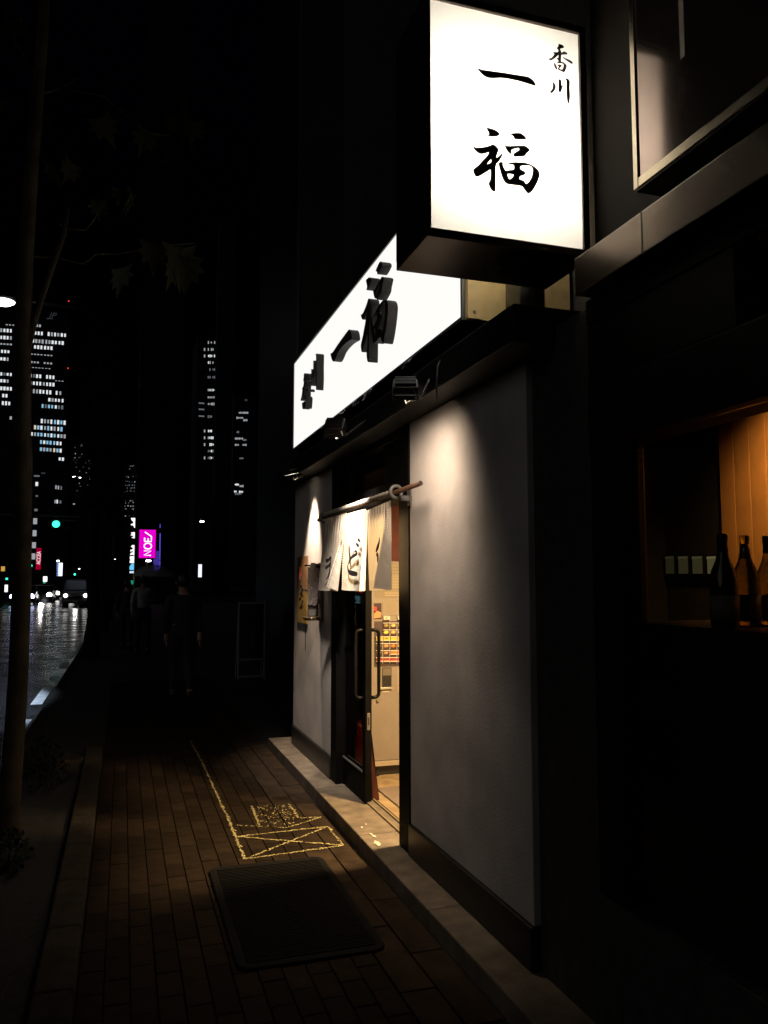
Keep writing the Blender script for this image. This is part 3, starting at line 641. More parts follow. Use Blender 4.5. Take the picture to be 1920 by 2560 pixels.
def bil(q, s, t):
    """q: corner picture points TL, TR, BL, BR"""
    a = [q[0][i]*(1-s)+q[1][i]*s for i in (0, 1)]; c = [q[2][i]*(1-s)+q[3][i]*s for i in (0, 1)]
    return a[0]*(1-t)+c[0]*t, a[1]*(1-t)+c[1]*t
def cz(x, y): return (NX+x*NS, NY_+y*NS)
def cloth(q, xt, xb, ph, amp=.009, nf=9, ns=34, nt=26):
    P = []
    for i in range(nt+1):
        t = i/nt; row = []
        for j in range(ns+1):
            s = j/ns; u, v = bil(q, s, t)
            X = (xt[0]*(1-s)+xt[1]*s)*(1-t)+(xb[0]*(1-s)+xb[1]*s)*t
            X += amp*math.exp(-5*t)*math.sin(s*nf*6.28+ph)+amp*.35*math.sin(s*5+ph+t*2)*t
            row.append(onX(u, v, X))
        P.append(row)
    return MB().grid(P).mesh("cloth", smooth=True)
def stitch(p, q, x, n=22):
    mb = MB()
    for k in range(n):
        t = (k+.3)/n; u, v = p[0]*(1-t)+q[0]*t, p[1]*(1-t)+q[1]*t; c = onX(u, v, x[0]*(1-t)+x[1]*t-.003)
        mb.box(c.x-.001, c.x+.001, c.y-.012, c.y+.004, c.z-.003, c.z+.003)
    return mb
THREAD = mat("white_thread", (.85, .82, .74), .7)
def pane_glyph(g, parent, X, name):
    me = fill2d(glyph_loops(g, lambda u, v: (lambda p: (p.y, p.z))(onX(u, v, X))), .0003, .003)
    put("brush_letter", remap(me, lambda c: Vector((X+c.z, c.x, c.y))), INK, parent, name)
# heading sleeve over the pole
P = []
for i in range(9):
    a = R(-60+i*40); row = []
    for j in range(60):
        t = j/59; c = onX(*cz(185+t*935, 500-t*305), 1.47); k_ = .0195+.0025*math.sin(j*1.9)*(1 if i in (2, 3, 5, 6) else .3)
        row.append((c.x-k_*math.cos(a), c.y, c.z+k_*math.sin(a)))
    P.append(row)
put("heading_sleeve", MB().grid(P).mesh("s", smooth=True), CLOTH, nr)
pa = put("cloth_panel", cloth([cz(190, 560), cz(500, 470), cz(85, 1580), cz(370, 1590)], (1.462, 1.462), (1.45, 1.455), .3), CLOTH, nr, "left curtain panel with its near edge folded back")
pf = put("folded_hem", cloth([cz(432, 800), cz(440, 780), cz(205, 1528), cz(370, 1588)], (1.452, 1.455), (1.405, 1.445), 1.0, .004), CLOTH, pa)
tag(put("stitching", stitch(cz(432, 800), cz(205, 1528), (1.448, 1.402)), THREAD, pa), kind="stuff")
pane_glyph(G_U, pa, 1.440, "black brush letter partly folded away")
pb = put("cloth_panel", cloth([cz(470, 490), cz(770, 410), cz(425, 1575), cz(680, 1590)], (1.460, 1.460), (1.448, 1.442), 1.9, .006), CLOTH, nr, "middle curtain panel, brightly lit, with a black brush letter")
pb2 = put("side_turn", cloth([cz(752, 440), cz(792, 430), cz(680, 1588), cz(758, 1588)], (1.455, 1.475), (1.446, 1.52), .5, .004, 2), CLOTH, pb)
tag(put("stitching", stitch(cz(430, 830), cz(432, 1570), (1.450, 1.441)), THREAD, pb), kind="stuff")
tag(put("stitching", stitch(cz(775, 470), cz(762, 720), (1.452, 1.452), 10), THREAD, pb), kind="stuff")
pane_glyph(G_DO, pb, 1.4315, "black brush letter in full view")
pc = put("cloth_panel", cloth([cz(780, 440), cz(1130, 290), cz(820, 1580), cz(1140, 1570)], (1.465, 1.462), (1.478, 1.46), 3.1), CLOTH, nr, "right curtain panel with a wide flap turned over")
pcf = put("folded_hem", cloth([cz(1085, 400), cz(1132, 385), cz(880, 1545), cz(1138, 1572)], (1.448, 1.45), (1.395, 1.445), 2.0, .004), CLOTH, pc)
tag(put("stitching", stitch(cz(1085, 420), cz(880, 1545), (1.444, 1.391), 30), THREAD, pc), kind="stuff")
pane_glyph(G_N, pc, 1.447, "black brush letter mostly hidden by the flap")

# ------------------------------------------------------------------ posters and bag holder on the left plaster wall
def wallbox(u0, v0, u1, v1, d0, d1):
    a = onX(u0, v0, XW-d1); c = onX(u1, v1, XW-d1); return a, c
KR = mat("kraft_board", (.20, .11, .05), .5, noise=.25, nscale=9)
OC = mat("ochre_board", (.28, .18, .05), .45, noise=.3, nscale=9)
a = onX(743, 1393, XW-.012); c = onX(767, 1475, XW-.012)
t = thing("menu_poster", "brown paper poster with red mark on the left plaster wall", "poster", (XW-.006, (a.y+c.y)/2, c.z))
put("poster_sheet", MB().box(XW-.012, XW-.001, c.y, a.y, c.z, a.z), KR, t)
m_ = onX(752, 1435, XW-.013); put("red_mark", MB().tube([m_+Vector((0, .05, .07)), m_+Vector((0, .045, 0)), m_+Vector((0, .02, -.06)), m_+Vector((0, -.01, -.02)), m_+Vector((0, -.012, .07))], .006, 6), mat("red_ink", (.4, .06, .05), .5), t)
c2 = onX(766, 1560, XW-.012)
t = thing("menu_poster", "ochre poster with brush writing below the brown one on the left wall", "poster", (XW-.006, (a.y+c2.y)/2, c2.z))
put("poster_sheet", MB().box(XW-.012, XW-.001, c2.y, a.y, c2.z, c.z-.012), OC, t)
for k in range(9):
    z_ = c2.z+.16+k*.022; y_ = (a.y+c2.y)/2+random.uniform(-.05, .05)
    put("brush_mark", MB().tube([(XW-.0125, y_-random.uniform(.02, .07), z_), (XW-.0125, y_, z_+random.uniform(-.02, .02)), (XW-.0125, y_+random.uniform(.02, .06), z_+random.uniform(-.015, .015))], .004, 5), INK, t)
# umbrella bag dispenser: steel ring, clear bags, round tray
BX, BYc = 1.483, 6.48
t = thing("umbrella_bag_stand", "wall-mounted umbrella bag holder with hanging clear plastic bags", "bag holder", (BX, BYc, 1.28))
CHR = mat("polished_steel", (.62, .60, .56), .16, metal=1)
ring = [(BX+.058*math.cos(q_), BYc+.06*math.sin(q_), 1.735) for q_ in [k*2*math.pi/28 for k in range(29)]]
put("top_ring", MB().tube(ring, .007, 8, cap=False).mesh("r", smooth=True), CHR, t)
put("clamp", MB().box(BX-.028, BX+.012, BYc-.075, BYc-.055, 1.705, 1.755).mesh("c", bevel=.003), mat("clamp_grey", (.30, .28, .25), .4), t)
put("wall_arm", MB().box(BX+.016, XW-.001, BYc-.07, BYc-.05, 1.715, 1.748).mesh("c", bevel=.003), DARKMETAL, t)
put("tray", MB().lathe([(.02, -.024), (.055, -.016), (.074, .0), (.077, .010), (.071, .010), (.05, -.010), (.01, -.016)], (BX-.004, BYc, 1.305), 28).mesh("t", smooth=True), mat("tray_bronze", (.30, .22, .14), .2, metal=.8), t)
put("guide_rod", MB().tube([(BX+.066, BYc-.075, 1.30), (BX+.066, BYc-.075, 1.52)], .0035, 6), CHR, t)
put("back_plate", MB().box(XW-.016, XW-.002, BYc-.09, BYc+.08, 1.28, 1.76).mesh("c", bevel=.004), mat("plate_dark", (.07, .06, .05), .4), t)
put("card", MB().box(BX-.038, BX+.05, BYc-.012, BYc-.008, 1.315, 1.43), mat("card_dark", (.05, .045, .04), .4), t)
put("card_label", MB().box(BX-.030, BX+.042, BYc-.0145, BYc-.0125, 1.325, 1.375), mat("card_grey", (.16, .15, .14), .5), t)
BAGM = bpy.data.materials.new("clear_bag"); BAGM.use_nodes = True
n, l = nodes_of(BAGM); b = n["Principled BSDF"]; b.inputs["Base Color"].default_value = (.34, .29, .28, 1); b.inputs["Roughness"].default_value = .10
tr = n.new("ShaderNodeBsdfTransparent"); mx = n.new("ShaderNodeMixShader"); mx.inputs[0].default_value = .18
l.new(b.outputs[0], mx.inputs[1]); l.new(tr.outputs[0], mx.inputs[2]); l.new(mx.outputs[0], n["Material Output"].inputs[0])
for k in range(3):
    P = []; z1_ = 1.722; z0_ = 1.415+.012*k
    for i in range(18):
        tt = i/17; P.append([(BX-.052+.008*k+.104*j/11+random.uniform(-.004, .004)*tt, BYc-.05+.014*k+random.uniform(-.011, .011)*(tt**1.5), z1_+(z0_-z1_)*tt+random.uniform(-.006, .006)*tt) for j in range(12)])
    put("plastic_bag", MB().grid(P).mesh("b"), BAGM, t)
P = onX(764, 1562, XW-.004)
tag(put("hanging_cord", MB().tube([P, P+Vector((0, .01, -.1)), P+Vector((0, 0, -.22))], .003, 5), INK), "thin dark cord hanging below the ochre poster", "cord")

# ------------------------------------------------------------------ neighbouring wine bar at the right
wb = thing("wine_bar", "dark wine bar front with steel fascia band and lit interior behind glass", "building", (1.7, .8, 0))
BAND = mat("steel_fascia", (.13, .10, .075), .26, metal=.85, noise=.25, nscale=5)
put("fascia_band", MB().box(1.50, 2.02, -2.5, 2.42, 2.612, 2.747).mesh("f", bevel=.003), BAND, wb)
put("facade_wall", MB().box(1.72, 2.02, -2.5, 2.62, 2.75, 16), mat("dark_clad", (.009, .007, .0055), .85, spec=.1, noise=.2, nscale=3), wb)
put("fascia_joint", MB().box(1.4985, 1.51, 2.028, 2.033, 2.612, 2.747), INK, wb)
beams("shopfront_beam", FRAMEBLK, wb, (1.56, 1.72, -2.5, 2.45, 2.078, 2.29), (1.56, 1.72, -2.5, 2.45, 2.52, 2.609), (1.565, 1.72, 1.72, 2.45, 2.2905, 2.5195))
put("party_wall", MB().box(1.805, 3.19, 3.43, 3.46, ZS, 2.555), mat("bar_dark_wall", (.03, .028, .024), .6), wb)
put("stall_riser", MB().box(1.56, 1.72, -2.5, 2.45, ZS, .55).mesh("s", bevel=.004), DARKSTONE, wb)
beams("mullion", FRAMEBLK, wb, (1.565, 1.66, 2.30, 2.45, .553, 2.075), (1.565, 1.66, -.4, -.32, .553, 2.075))
put("window_pane", MB().box(1.60, 1.608, -.317, 2.297, .553, 2.075), GLASSWINE, wb)
put("transom_pane", MB().box(1.60, 1.608, -.317, 1.718, 2.293, 2.517), GLASSWINE, wb)
# bay window frame above, edged in bright metal, its sash tilted to catch the lit sign's reflection
FRM = mat("window_trim", (.75, .66, .50), .22, metal=1.0)
fY, fZ = 2.135, 2.872
put("bay_frame", MB().box(1.55, 1.72, fY-.024, fY, fZ, 5.2).mesh("f", bevel=.002), FRM, wb)
put("bay_frame", MB().box(1.55, 1.72, -.6, fY-.0245, fZ, fZ+.032).mesh("f", bevel=.002), FRM, wb)
put("bay_soffit", MB().box(1.556, 1.719, -.6, fY-.004, fZ-.006, fZ-.001), INK, wb)
SASH = mat("sash_panel", (.20, .155, .135), .10, metal=.9, noise=.08)
sash = MB().box(1.556, 1.568, -.6, fY-.026, fZ+.034, 5.2).mesh("sash")
piv = Matrix.Translation((1.56, fY-.026, 0)) @ Matrix.Rotation(R(1.1), 4, 'Z') @ Matrix.Translation((-1.56, -(fY-.026), 0)); sash.transform(piv)
put("window_sash", sash, SASH, wb)
strip = MB().box(1.5545, 1.5555, 1.88, 1.90, fZ+.30, 5.2).mesh("strip"); strip.transform(piv); put("sash_bead", strip, mat("pale_bead", (.3, .27, .22), .4), wb)
# inside: boarded wall, counter, bottles, glowing patches for window reflections
put("room_floor", MB().box(1.73, 5.2, -2.5, 3.45, 0, ZS), mat("bar_floor", (.05, .04, .03), .5), wb)
put("room_ceiling", MB().box(1.73, 5.2, -2.5, 3.45, 2.56, 2.6), mat("bar_ceiling", (.09, .05, .025), .7), wb)
put("back_wall", MB().box(2.622, 2.70, 3.02, 3.42, ZS, 2.56), mat("bar_dark_wall", (.03, .028, .024), .6), wb)
put("back_wall", MB().box(3.2, 3.26, -2.5, 3.45, ZS, 2.56), mat("bar_dark_wall", (.03, .028, .024)), wb)
put("back_wall", MB().box(2.622, 2.66, 1.0, 3.018, ZS, 2.56), mat("bar_dark_wall", (.03, .028, .024)), wb)
BOARD = mat("orange_board", (.52, .27, .09), .5, noise=.18, nscale=5, rnd=.08)
for k in range(20):
    y1 = 3.0-k*.095; put("wall_board", MB().box(2.60, 2.62, y1-.091, y1, ZS+.8, 2.55).mesh("b", bevel=.003), BOARD, wb)
ct = thing("bar_counter", "dark bar counter behind the window under the wine bottles", "counter", (2.0, 2.1, ZS))
put("counter_top", MB().box(1.80, 2.25, 1.2, 2.62, 1.415, 1.452).mesh("c", bevel=.004), mat("counter_wood", (.04, .028, .02), .25, noise=.3), ct)
put("counter_body", MB().box(1.85, 2.2, 1.22, 2.6, ZS, 1.414), mat("counter_dark", (.02, .018, .016), .6), ct)
for k, (u, nm, tint, hh) in enumerate(((1813, "dark green wine bottle, leftmost on the bar counter", (.010, .013, .006), .305), (1869, "olive wine bottle with pale neck foil, middle of the three", (.10, .085, .012), .305), (1928, "wine bottle at the picture's right edge on the counter", (.035, .03, .008), .30))):
    p = onY(u, 1560, 2.2-.05*(k == 0)); bx_, by_ = p.x, p.y
    t = thing("wine_bottle", nm, "bottle", (bx_, by_, 1.4525), "wine bottles on the bar counter")
    pr = [(.038, 0), (.044, .006), (.045, .12), (.0435, .15), (.037, .185), (.024, .215), (.0165, .245), (.0145, .285), (.0165, .287), (.0165, .30), (.0145, .304)]
    pr = [(r_, z_*hh/.304) for r_, z_ in pr]
    put("glass_body", MB().lathe(pr, (bx_, by_, 1.4525), 28).mesh("b", smooth=True), mat("bottle_glass_%d" % k, tint, .06, spec=.8), t)
    if k: MATS["bottle_glass_%d" % k].node_tree.nodes["Principled BSDF"].inputs["Transmission Weight"].default_value = .85; MATS["bottle_glass_%d" % k].node_tree.nodes["Principled BSDF"].inputs["Base Color"].default_value = (.42, .36, .05, 1)
    if k == 1: put("neck_foil", MB().lathe([(.0182, .225), (.0168, .25), (.0158, .275)], (bx_, by_, 1.4525), 20).mesh("f", smooth=True), mat("pale_foil", (.30, .27, .22), .3, metal=.6), t)
    else: put("neck_foil", MB().lathe([(.0175, .245), (.0162, .27), (.0182, .288), (.0182, .302), (.015, .3055)], (bx_, by_, 1.4525), 20).mesh("f", smooth=True), mat("dark_foil", (.012, .01, .01), .3), t)
    put("paper_label", MB().lathe([(.0457, .025), (.0457, .105)], (bx_, by_, 1.4525), 28).mesh("f", smooth=True), mat("label_paper", (.22, .21, .20), .7), t)
lp_ = thing("window_reflections", "row of dim glowing patches standing for reflections in the bar window", "light panel", (3.18, 3.0, 1.5))
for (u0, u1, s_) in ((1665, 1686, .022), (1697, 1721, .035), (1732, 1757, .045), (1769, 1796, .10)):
    p = onX(u0, 1391, 3.19); q = onX(u1, 1434, 3.19); y0, y1 = sorted((p.y, q.y))
    # glowing patches in place of glass reflections, between partition and boarded wall
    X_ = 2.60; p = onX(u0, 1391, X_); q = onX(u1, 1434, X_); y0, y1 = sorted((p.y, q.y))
    fr = put("reflection_back", MB().box(X_, X_+.02, y0-.01, y1+.01, q.z-.01, p.z+.01), BLACK, lp_)
    put("reflection_patch", MB().box(X_-.004, X_-.0005, y0, y1, q.z, p.z), emis("reflection_glow_%d" % int(s_*1000), (1, .88, .42), s_), fr)
    put("reflection_bar", MB().box(X_-.007, X_-.0045, y0, y1, p.z-.012, p.z-.003), emis("reflection_bright_%d" % int(s_*1000), (1, .9, .45), s_*1.6), fr)
pl = thing("bar_spotlight", "small ceiling spotlight washing the orange boards in the bar", "lamp", (2.30, 2.40, 2.46))
put("spot_can", MB().lathe([(.03, .09), (.03, 0), (.026, 0), (.024, .07)], (2.30, 2.40, 2.46), 16).mesh("s"), BLACK, pl)
lamp("bar_light", 'SPOT', (2.30, 2.40, 2.455), pl, 62.0, (1, .56, .20), (2.62, 2.40, 1.95), size=.03, spot=R(125), blend=1.0)
# ------------------------------------------------------------------ street trees
BARK = mat("bark", (.026, .021, .013), .9, spec=.1, noise=.45, nscale=7, bump=.6, bscale=25)
LEAFM = bpy.data.materials.new("plane_leaf"); LEAFM.use_nodes = True; MATS["plane_leaf"] = LEAFM
n, l = nodes_of(LEAFM); b = n["Principled BSDF"]; b.inputs["Roughness"].default_value = .75; b.inputs["Specular IOR Level"].default_value = .08
oi = n.new("ShaderNodeObjectInfo"); cr = n.new("ShaderNodeValToRGB"); cr.color_ramp.elements[0].color = (.008, .010, .0035, 1); cr.color_ramp.elements[1].color = (.020, .018, .006, 1)
l.new(oi.outputs["Random"], cr.inputs[0]); l.new(cr.outputs[0], b.inputs["Base Color"])
tl = n.new("ShaderNodeBsdfTranslucent"); l.new(cr.outputs[0], tl.inputs[0]); mx = n.new("ShaderNodeMixShader"); mx.inputs[0].default_value = .35
l.new(b.outputs[0], mx.inputs[1]); l.new(tl.outputs[0], mx.inputs[2]); l.new(mx.outputs[0], n["Material Output"].inputs[0])
LO = [(0, 0), (.10, .03), (.42, -.06), (.30, .16), (.50, .30), (.30, .36), (.34, .60), (.14, .52), (0, .95), (-.14, .52), (-.34, .60), (-.30, .36), (-.50, .30), (-.30, .16), (-.42, -.06), (-.10, .03)]
def leaf_mesh():
    mb = MB(); c = len(LO); mb.v = [(x, y, .18*abs(x)-.12*y*y) for x, y in LO]+[(0, .3, -.02)]
    mb.f = [(i, (i+1) % c, c) for i in range(c)]; me = mb.mesh("leaf"); me.materials.append(LEAFM); return me
LEAF = leaf_mesh()
def rot_rand(): return (random.uniform(-1.2, 1.2), random.uniform(-1, 1), random.uniform(0, 6.28))
# the near tree, a young plane with a few big leaves
TX = -.65
t0_ = thing("street_tree", "young plane tree with slim olive trunk and sparse large leaves at the left edge", "tree", (-.645, 5.61, .01))
def tp(u, v, X=TX): return onX(u, v, X)
base = Vector((-.645, 5.61, .0))
trunk = [(base+Vector((-.0, 0, z)), r) for z, r in ((0, .085), (.12, .068), (.5, .062), (1.0, .060), (1.6, .058), (2.0, .055))]
trunk += [(Vector((-.645+.0*i, 5.61-.01*i, z)), r) for i, (z, r) in enumerate(((2.4, .060), (2.55, .052), (3.1, .050), (3.7, .047), (4.4, .043), (5.2, .038), (6.4, .03), (7.6, .018)))]
trunk = [(Vector((p.x+.03*math.sin(p.z*1.3)+(p.z-1)*.003, p.y, p.z)), r) for p, r in trunk]
put("trunk", MB().tube([p for p, r in trunk], [r for p, r in trunk], 14).mesh("t", smooth=True), BARK, t0_)
def branch(pts, r0, r1=.004): put("branch", MB().tube(pts, [r0+(r1-r0)*i/(len(pts)-1) for i in range(len(pts))], 8).mesh("b", smooth=True), BARK, t0_)
def tq(u, v, Y=5.58): return onY(u, v, Y)
branch([tq(60, 900), tq(82, 815), tq(105, 740), tq(135, 655), tq(160, 585), tq(170, 520)], .026, .014)
branch([tq(160, 585), tq(150, 560), tq(175, 572), tq(215, 575), tq(235, 548), tq(252, 515), tq(243, 490)], .010)
branch([tq(70, 650), tq(85, 642), tq(140, 643), tq(205, 660), tq(222, 652), tq(240, 635), tq(300, 635), tq(390, 615), tq(487, 608)], .010)
branch([tq(70, 545), tq(45, 540), tq(30, 505), tq(8, 497)], .012)
branch([tq(68, 260), tq(100, 235), tq(150, 222), tq(205, 190)], .012)
branch([tq(66, 150), tq(40, 110), tq(20, 60), tq(10, -20)], .014)
branch([tq(150, 222), tq(260, 240), tq(360, 330), tq(430, 340)], .007)
def leaf(u, v, s, rx, ry, rz, dy=0.0):
    p = onY(u, v, 5.58+dy); inst("leaf", LEAF, p, t0_, (s, s, s), (R(rx), R(ry), R(rz)))
for L_ in ((385, 605, .26, 78, 176, 10), (445, 615, .34, 85, 170, 25), (470, 640, .30, 70, 190, -15), (300, 668, .25, 60, 150, 40), (430, 655, .24, 88, 185, 60), (330, 480, .22, 70, 170, 80), (300, 470, .2, 90, 160, 30), (370, 325, .22, 65, 190, 20), (440, 280, .25, 80, 170, -30), (480, 300, .24, 95, 180, 15),
           (130, 400, .2, 70, 150, 20), (180, 405, .2, 80, 190, 50), (95, 290, .18, 80, 160, 0), (245, 500, .16, 70, 170, 10)): leaf(*L_)
for k in range(12): leaf(random.uniform(-60, 500), random.uniform(-180, 420), random.uniform(.15, .26), random.uniform(50, 110), random.uniform(140, 210), random.uniform(0, 360), random.uniform(-.9, .9))
def far_tree(x, y, h, r0, cw, label, nl=420):
    t = thing("street_tree", label, "tree", (x, y, 0), "street trees along the kerb")
    pts = [Vector((x+.06*math.sin(k*1.7), y+.05*math.cos(k*1.3), h*k/7)) for k in range(8)]
    put("trunk", MB().tube(pts, [r0*(1.25 if k == 0 else 1-.09*k) for k in range(8)], 12).mesh("t", smooth=True), BARK, t)
    for k in range(6):
        a = k*1.1; z0 = h*(.5+.07*k); p = Vector((x, y, z0)); e = p+Vector((math.cos(a)*cw*.8, math.sin(a)*cw, h*.18)); put("limb", MB().tube([p, p.lerp(e, .5)+Vector((0, 0, .1)), e], [r0*.35, r0*.22, .01], 6).mesh("b", smooth=True), BARK, t)
    mb = MB(); c = len(LO)
    for k in range(nl):
        a = random.uniform(0, 6.28); rr = cw*math.sqrt(random.random())*random.uniform(.6, 1.1); z = h*random.uniform(.5, 1.12)
        M = Matrix.Translation((x+math.cos(a)*rr, y+math.sin(a)*rr, z)) @ Matrix.Rotation(random.uniform(0, 6.28), 4, 'Z') @ Matrix.Rotation(random.uniform(.6, 2.4), 4, 'X') @ Matrix.Scale(random.uniform(.12, .24), 4)
        mb.poly([M @ Vector((px, py, .15*abs(px))) for px, py in LO])
    tag(put("crown", mb, LEAFM, t), kind="stuff")
far_tree(-.62, 18.2, 6.2, .15, .45, "dark street tree beside the kerb past the pedestrians' left, nearest of the row")
far_tree(-.62, 27.5, 6.5, .17, .6, "street tree second in the dark row along the kerb")
far_tree(-.62, 38, 7.0, .17, .7, "street tree third in the dark row along the kerb")
far_tree(-15.8, 70, 8, .2, 2.2, "dark tree on the far pavement across the road", 500)
# low planting in the bed
HEDGEM = mat("hedge_leaf", (.009, .013, .005), .8, spec=.1)
def bush(x, y, r, h, label):
    t = thing("low_shrub", label, "shrub", (x, y, .02), "low shrubs in the planting bed")
    mb = MB()
    for k in range(170):
        a = random.uniform(0, 6.28); q = random.random()**.5; z = h*random.random(); rr = r*q*math.sqrt(max(.05, 1-(z/h)**2))
        M = Matrix.Translation((x+math.cos(a)*rr, y+math.sin(a)*rr*1.5, .02+z)) @ Matrix.Rotation(random.uniform(0, 6.28), 4, 'Z') @ Matrix.Rotation(random.uniform(-1, 1), 4, 'X') @ Matrix.Scale(random.uniform(.03, .06), 4)
        mb.poly([M @ Vector(p) for p in ((0, -.5, 0), (.3, 0, .06), (0, .7, 0), (-.3, 0, .06))])
    tag(put("foliage", mb, HEDGEM, t), kind="stuff")
    st = MB()
    for k in range(5): a = k*1.3; st.tube([(x, y, 0), (x+r*.5*math.cos(a), y+r*.7*math.sin(a), h*.7)], [.008, .003], 5)
    put("stems", st, BARK, t)
for k, (bx_, by_, br_, bh_) in enumerate(((-.58, 5.0, .16, .2), (-.55, 6.9, .2, .34), (-.6, 7.35, .18, .3))):
    bush(bx_, by_, br_, bh_, "low dark shrub in the planting bed, %s from the near end" % ("first", "second", "last and farthest")[k])

# ------------------------------------------------------------------ people walking away
def skin(verts, edges, radii, root=0, sub=2):
    me = bpy.data.meshes.new("sk"); me.from_pydata(verts, edges, []); o = bpy.data.objects.new("sk", me); COL.objects.link(o)
    o.modifiers.new("s", 'SKIN'); sv = me.skin_vertices[0].data
    for i, r in enumerate(radii): sv[i].radius = r if isinstance(r, tuple) else (r, r)
    sv[root].use_root = True
    ss = o.modifiers.new("ss", 'SUBSURF'); ss.levels = sub; ss.render_levels = sub
    bpy.context.view_layer.update()
    out = bpy.data.meshes.new_from_object(o.evaluated_get(bpy.context.evaluated_depsgraph_get())); bpy.data.objects.remove(o)
    for p in out.polygons: p.use_smooth = True
    return out
SKINM = mat("skin", (.42, .26, .18), .55); HAIR = mat("black_hair", (.012, .01, .009), .4)
def person(x, y, H, yaw, top, bottom, label, stride=.22, grip=None, bag=False):
    s = H/1.72; t = thing("person", label, "person", (x, y, 0.0))
    def J(a, b_, c): return (a*s, b_*s, c*s)           # local, facing +Y
    st = stride
    hip, kneeL, ankL, toeL = J(0, 0, .93), J(-.10, .10+st*.3, .50), J(-.10, st, .09), J(-.11, st+.15, .03)
    kneeR, ankR, toeR = J(.10, .06-st*.1, .50), J(.10, -st, .13), J(.11, -st+.12, .03)
    V = [hip, J(0, 0, 1.1), J(0, .0, 1.30), J(0, 0, 1.43), J(0, .01, 1.50), J(0, .02, 1.60), J(0, .02, 1.68),
         J(-.10, 0, .90), kneeL, ankL, toeL, J(.10, 0, .90), kneeR, ankR, toeR,
         J(-.19, 0, 1.40), J(-.235, -.05, 1.14), J(-.22, .05, .90), J(-.215, .08, .80)]
    if grip: V += [J(.19, 0, 1.40), J(.24, .06, 1.16), J(.20, .25, 1.22), J(.19, .29, 1.27)]
    else: V += [J(.19, 0, 1.40), J(.235, .02, 1.14), J(.23, -.08, .90), J(.23, -.11, .80)]
    E = [(0, 1), (1, 2), (2, 3), (3, 4), (4, 5), (5, 6), (0, 7), (7, 8), (8, 9), (9, 10), (0, 11), (11, 12), (12, 13), (13, 14), (3, 15), (15, 16), (16, 17), (17, 18), (3, 19), (19, 20), (20, 21), (21, 22)]
    rr = [(.15, .11), (.14, .10), (.165, .11), (.10, .07), .052, .085, .07, .085, .058, .042, .04, .085, .058, .042, .04, .058, .043, .034, .036, .058, .043, .034, .036]
    rr = [(q if isinstance(q, tuple) else (q, q)) for q in rr]; rr = [(a*s, b_*s) for a, b_ in rr]
    M = Matrix.Translation((x, y, 0)) @ Matrix.Rotation(yaw, 4, 'Z')
    bod = skin(V, E, rr); bod.transform(M); put("body", bod, SKINM, t)
    def sub(idx, grow, name, m, cut=None):
        mp = {i: k for k, i in enumerate(idx)}; vv = [V[i] for i in idx]; ee = [(mp[a], mp[b_]) for a, b_ in E if a in mp and b_ in mp]
        me = skin(vv, ee, [(rr[i][0]*grow+.008, rr[i][1]*grow+.008) for i in idx]); me.transform(M); put(name, me, m, t)
    sub([0, 1, 2, 3, 15, 16, 17, 19, 20, 21], 1.10, "shirt", top); sub([0, 1, 7, 8, 9, 11, 12, 13], 1.16, "trousers", bottom)
    hm = MB().lathe([(.03, 1.56), (.078, 1.58), (.098, 1.64), (.095, 1.70), (.07, 1.75), (.02, 1.77)], (0, 0, 0), 16).mesh("h", smooth=True); hm.transform(Matrix.Scale(s, 4)); hm.transform(Matrix.Translation((0, -.005, 0))); hm.transform(M); put("hair", hm, HAIR, t)
    fm_ = MB().box(-.006, .006, .10, .125, 1.60, 1.63).mesh("n", bevel=.003); fm_.transform(Matrix.Scale(s, 4)); fm_.transform(M); put("nose", fm_, SKINM, t)
    for sg in (-1, 1):
        e_ = MB().lathe([(.004, 0), (.016, .01), (.018, .035), (.006, .05)], (sg*.095, .015, 1.60), 8).mesh("e", smooth=True); e_.transform(Matrix.Scale(s, 4)); e_.transform(M); put("ear", e_, SKINM, t)
    for tip, an in ((toeL, ankL), (toeR, ankR)):
        sh = MB().tube([Vector(an)+Vector((0, -.06, -.05))*s, Vector(an)+Vector((0, .02, -.04))*s, Vector(tip)+Vector((0, .04, 0))*s], [.045*s, .05*s, .03*s], 10).mesh("s", smooth=True); sh.transform(M); put("shoe", sh, BLACK, t)
    for wi, dr in ((18, Vector((0, .01, -1))), (22, Vector((0, .3, .6)) if grip else Vector((0, -.15, -1)))):
        p = Vector(V[wi]); dr = dr.normalized(); fg = MB()
        for k in range(4):
            o_ = Vector((0, -.028+.018*k, 0))*s; L_ = (.075, .085, .08, .06)[k]*s; fg.tube([p+o_*.8, p+o_+dr*L_*.5, p+o_+dr*L_+Vector((.012, 0, .0))*s], [.010*s, .009*s, .007*s], 6)
        fg.tube([p+Vector((0, .03, .02))*s, p+Vector((.01, .05, 0))*s+dr*.03*s, p+Vector((.015, .05, 0))*s+dr*.055*s], [.011*s, .010*s, .008*s], 6)
        me = fg.mesh("f", smooth=True); me.transform(M); put("fingers", me, SKINM, t)
    if bag:
        bb = MB().box(-.30*s, -.22*s, -.1*s, .28*s, .45*s, .72*s).mesh("b", bevel=.015); bb.transform(M)
        q = put("briefcase_body", bb, BLACK)
        tag(q, "dark briefcase carried by the nearest dark pedestrian", "bag"); q.name = "briefcase"
        hd = MB().tube([(-.24*s, .0, .72*s), (-.22*s, .03*s, .79*s), (-.22*s, .12*s, .79*s), (-.24*s, .15*s, .72*s)], .008, 6).mesh("h"); hd.transform(M); put("handle", hd, BLACK, q)
    return t, M, (M @ Vector(V[22]))
SHIRTW = mat("pale_shirt", (.60, .60, .58), .8, noise=.1); NAVY = mat("dark_suit", (.016, .017, .022), .8)
_, Mp, grip = person(.445, 18.8, 1.72, R(3), SHIRTW, NAVY, "person in a pale shirt walking away under a clear umbrella", grip=True)
